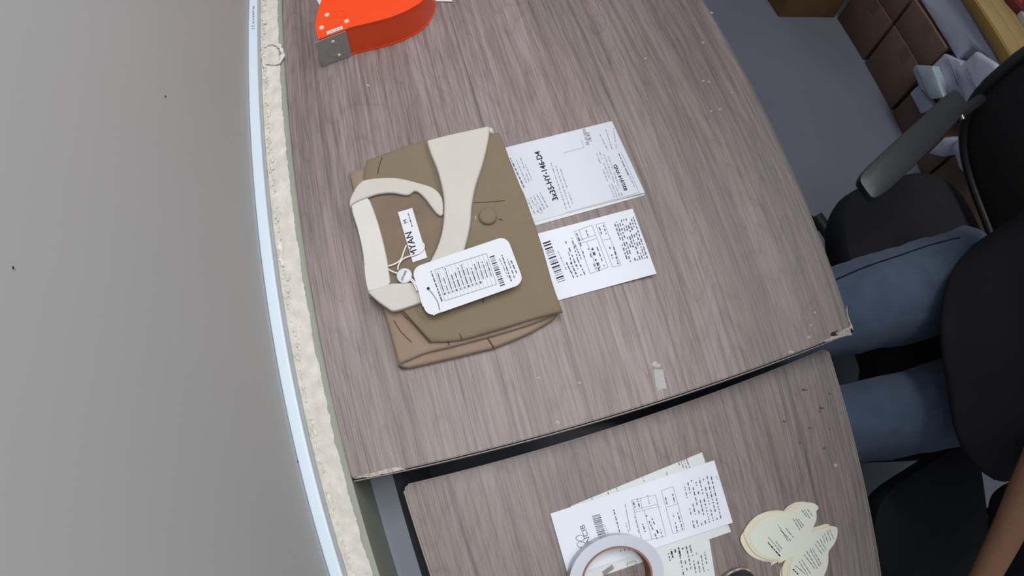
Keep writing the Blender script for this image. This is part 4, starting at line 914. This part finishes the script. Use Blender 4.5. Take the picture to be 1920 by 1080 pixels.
capsule(bm, HC + Vector((-0.085, 0, 0.012)), HC + Vector((-0.103, 0, -0.025)), 0.009, 0.0135)
for s in (-1, 1): ellipsoid(bm, HC + Vector((0.02, 0.076 * s, -0.012)), (0.019, 0.008, 0.031)); capsule(bm, HC + Vector((-0.079, 0.012 * s, 0.028)), HC + Vector((-0.068, 0.048 * s, 0.03)), 0.008, 0.007)
for s in (-1, 1): capsule(bm, HC + Vector((-0.099, 0.0, -0.055)), HC + Vector((-0.088, 0.022 * s, -0.056)), 0.0075, 0.004)
person = fused('person', bm, M['skin'], 0.0045, 3)
tag(person, 'person in black t-shirt and blue jeans seated at the desk, forearm reaching forward', 'person')
for s in (-1, 1):
    bm = bmesh.new(); ellipsoid(bm, HC + Vector((-0.079, 0.031 * s, 0.012)), (0.007, 0.012, 0.006)); from_bm('eye', bm, M['eye'], person)
bm = bmesh.new(); ellipsoid(bm, HC + Vector((0.026, 0, 0.045)), (0.097, 0.083, 0.098)); ellipsoid(bm, HC + Vector((0.06, 0, -0.01)), (0.06, 0.075, 0.09)); ellipsoid(bm, HC + Vector((-0.045, 0, 0.095)), (0.05, 0.06, 0.035))
fused('hair', bm, M['hair'], 0.006, 3, person)
# jeans
bm = bmesh.new()
RH, RK, RA = Vector((1.10, 0.015, 0.555)), Vector((0.62, 0.058, 0.535)), Vector((0.56, 0.06, 0.12))
LH, LK, LA = Vector((1.09, -0.225, 0.545)), Vector((0.60, -0.108, 0.495)), Vector((0.62, -0.13, 0.12))
chain(bm, [RH, RH.lerp(RK, 0.45), RK], [0.098, 0.086, 0.062]); chain(bm, [RK, RK.lerp(RA, 0.4), RA], [0.066, 0.064, 0.062])
chain(bm, [LH, LH.lerp(LK, 0.45), LK], [0.098, 0.080, 0.058]); chain(bm, [LK, LK.lerp(LA, 0.4), LA], [0.064, 0.062, 0.062])
ellipsoid(bm, (1.13, -0.11, 0.575), (0.12, 0.185, 0.10)); ellipsoid(bm, (1.15, -0.11, 0.66), (0.10, 0.165, 0.09))
def crumple(v): 
    k = 0.006 * noise.noise((v.x * 11, v.y * 20, v.z * 14)) + 0.0035 * noise.noise((v.x * 30 + v.y * 20, v.y * 34, v.z * 26)); return v + Vector((k * .4, k * .6, k))
jeans = fused('jeans', bm, M['denim'], 0.007, 4, person, crumple)
bvh = BVHTree.FromPolygons([v.co.copy() for v in jeans.data.vertices], [list(p.vertices) for p in jeans.data.polygons])
def on_jeans(pts, name, r, m):
    P_ = []
    for (x, y) in spline(pts, 5, False):
        h = bvh.ray_cast(CAM_P, ray(x, y))
        if h[0] is not None and h[0].z > 0.4: P_.append(h[0] + Vector((0, 0, 0.0002)))
    if len(P_) > 2: tube(name, P_, r, M[m], jeans, 6)
on_jeans([(1560, 528), (1620, 502), (1690, 478), (1740, 461), (1785, 449), (1800, 446)], 'seam', 0.0016, 'denimseam')
# shirt: loose, hem over the lap
bm = bmesh.new(); rings = []; n = 40
secs = [(0.645, 1.065, -0.165, 0.215, 0.21), (0.66, 1.062, -0.162, 0.232, 0.222), (0.70, 1.07, -0.155, 0.215, 0.215), (0.80, 1.085, -0.135, 0.175, 0.195), (0.92, 1.095, -0.125, 0.145, 0.185), (1.04, 1.080, -0.125, 0.13, 0.19), (1.12, 1.065, -0.125, 0.105, 0.17), (1.165, 1.055, -0.125, 0.075, 0.09)]
for z, cx, cy, rx, ry in secs: rings.append([bm.verts.new((p[0], p[1], z)) for p in squircle(cx, cy, rx, ry, 2.3, n)])
for A, B in zip(rings[:-1], rings[1:]):
    for i in range(n): bm.faces.new((A[i], A[(i + 1) % n], B[(i + 1) % n], B[i]))
bm.faces.new(rings[0][::-1]); bm.faces.new(rings[-1])
for S_, E_ in ((SHL, ELL), (SHR, ELR)): chain(bm, [S_ + Vector((0.02, 0, 0.01)), S_.lerp(E_, 0.55)], [0.074, 0.072])
fused('t_shirt', bm, M['shirt'], 0.008, 3, person, lambda v: v + Vector((0.007 * noise.noise((v.x * 9, v.y * 9, v.z * 7)), 0.007 * noise.noise((v.x * 9 + 5, v.y * 9, v.z * 6)), 0.004 * noise.noise((v.x * 12, v.y * 12, 3)))))
for A_ in (RA, LA):
    bm = bmesh.new(); f = Vector((-1, 0, 0))
    chain(bm, [A_ + Vector((0.03, 0, -0.075)), A_ + Vector((-0.08, 0, -0.08)), A_ + Vector((-0.17, 0, -0.085))], [0.042, 0.04, 0.033]); capsule(bm, A_ + Vector((0, 0, -0.04)), A_ + Vector((0, 0, 0.01)), 0.046, 0.05)
    fused('shoe', bm, M['shoe'], 0.006, 3, person, lambda v: Vector((v.x, v.y, max(v.z, 0.001))))
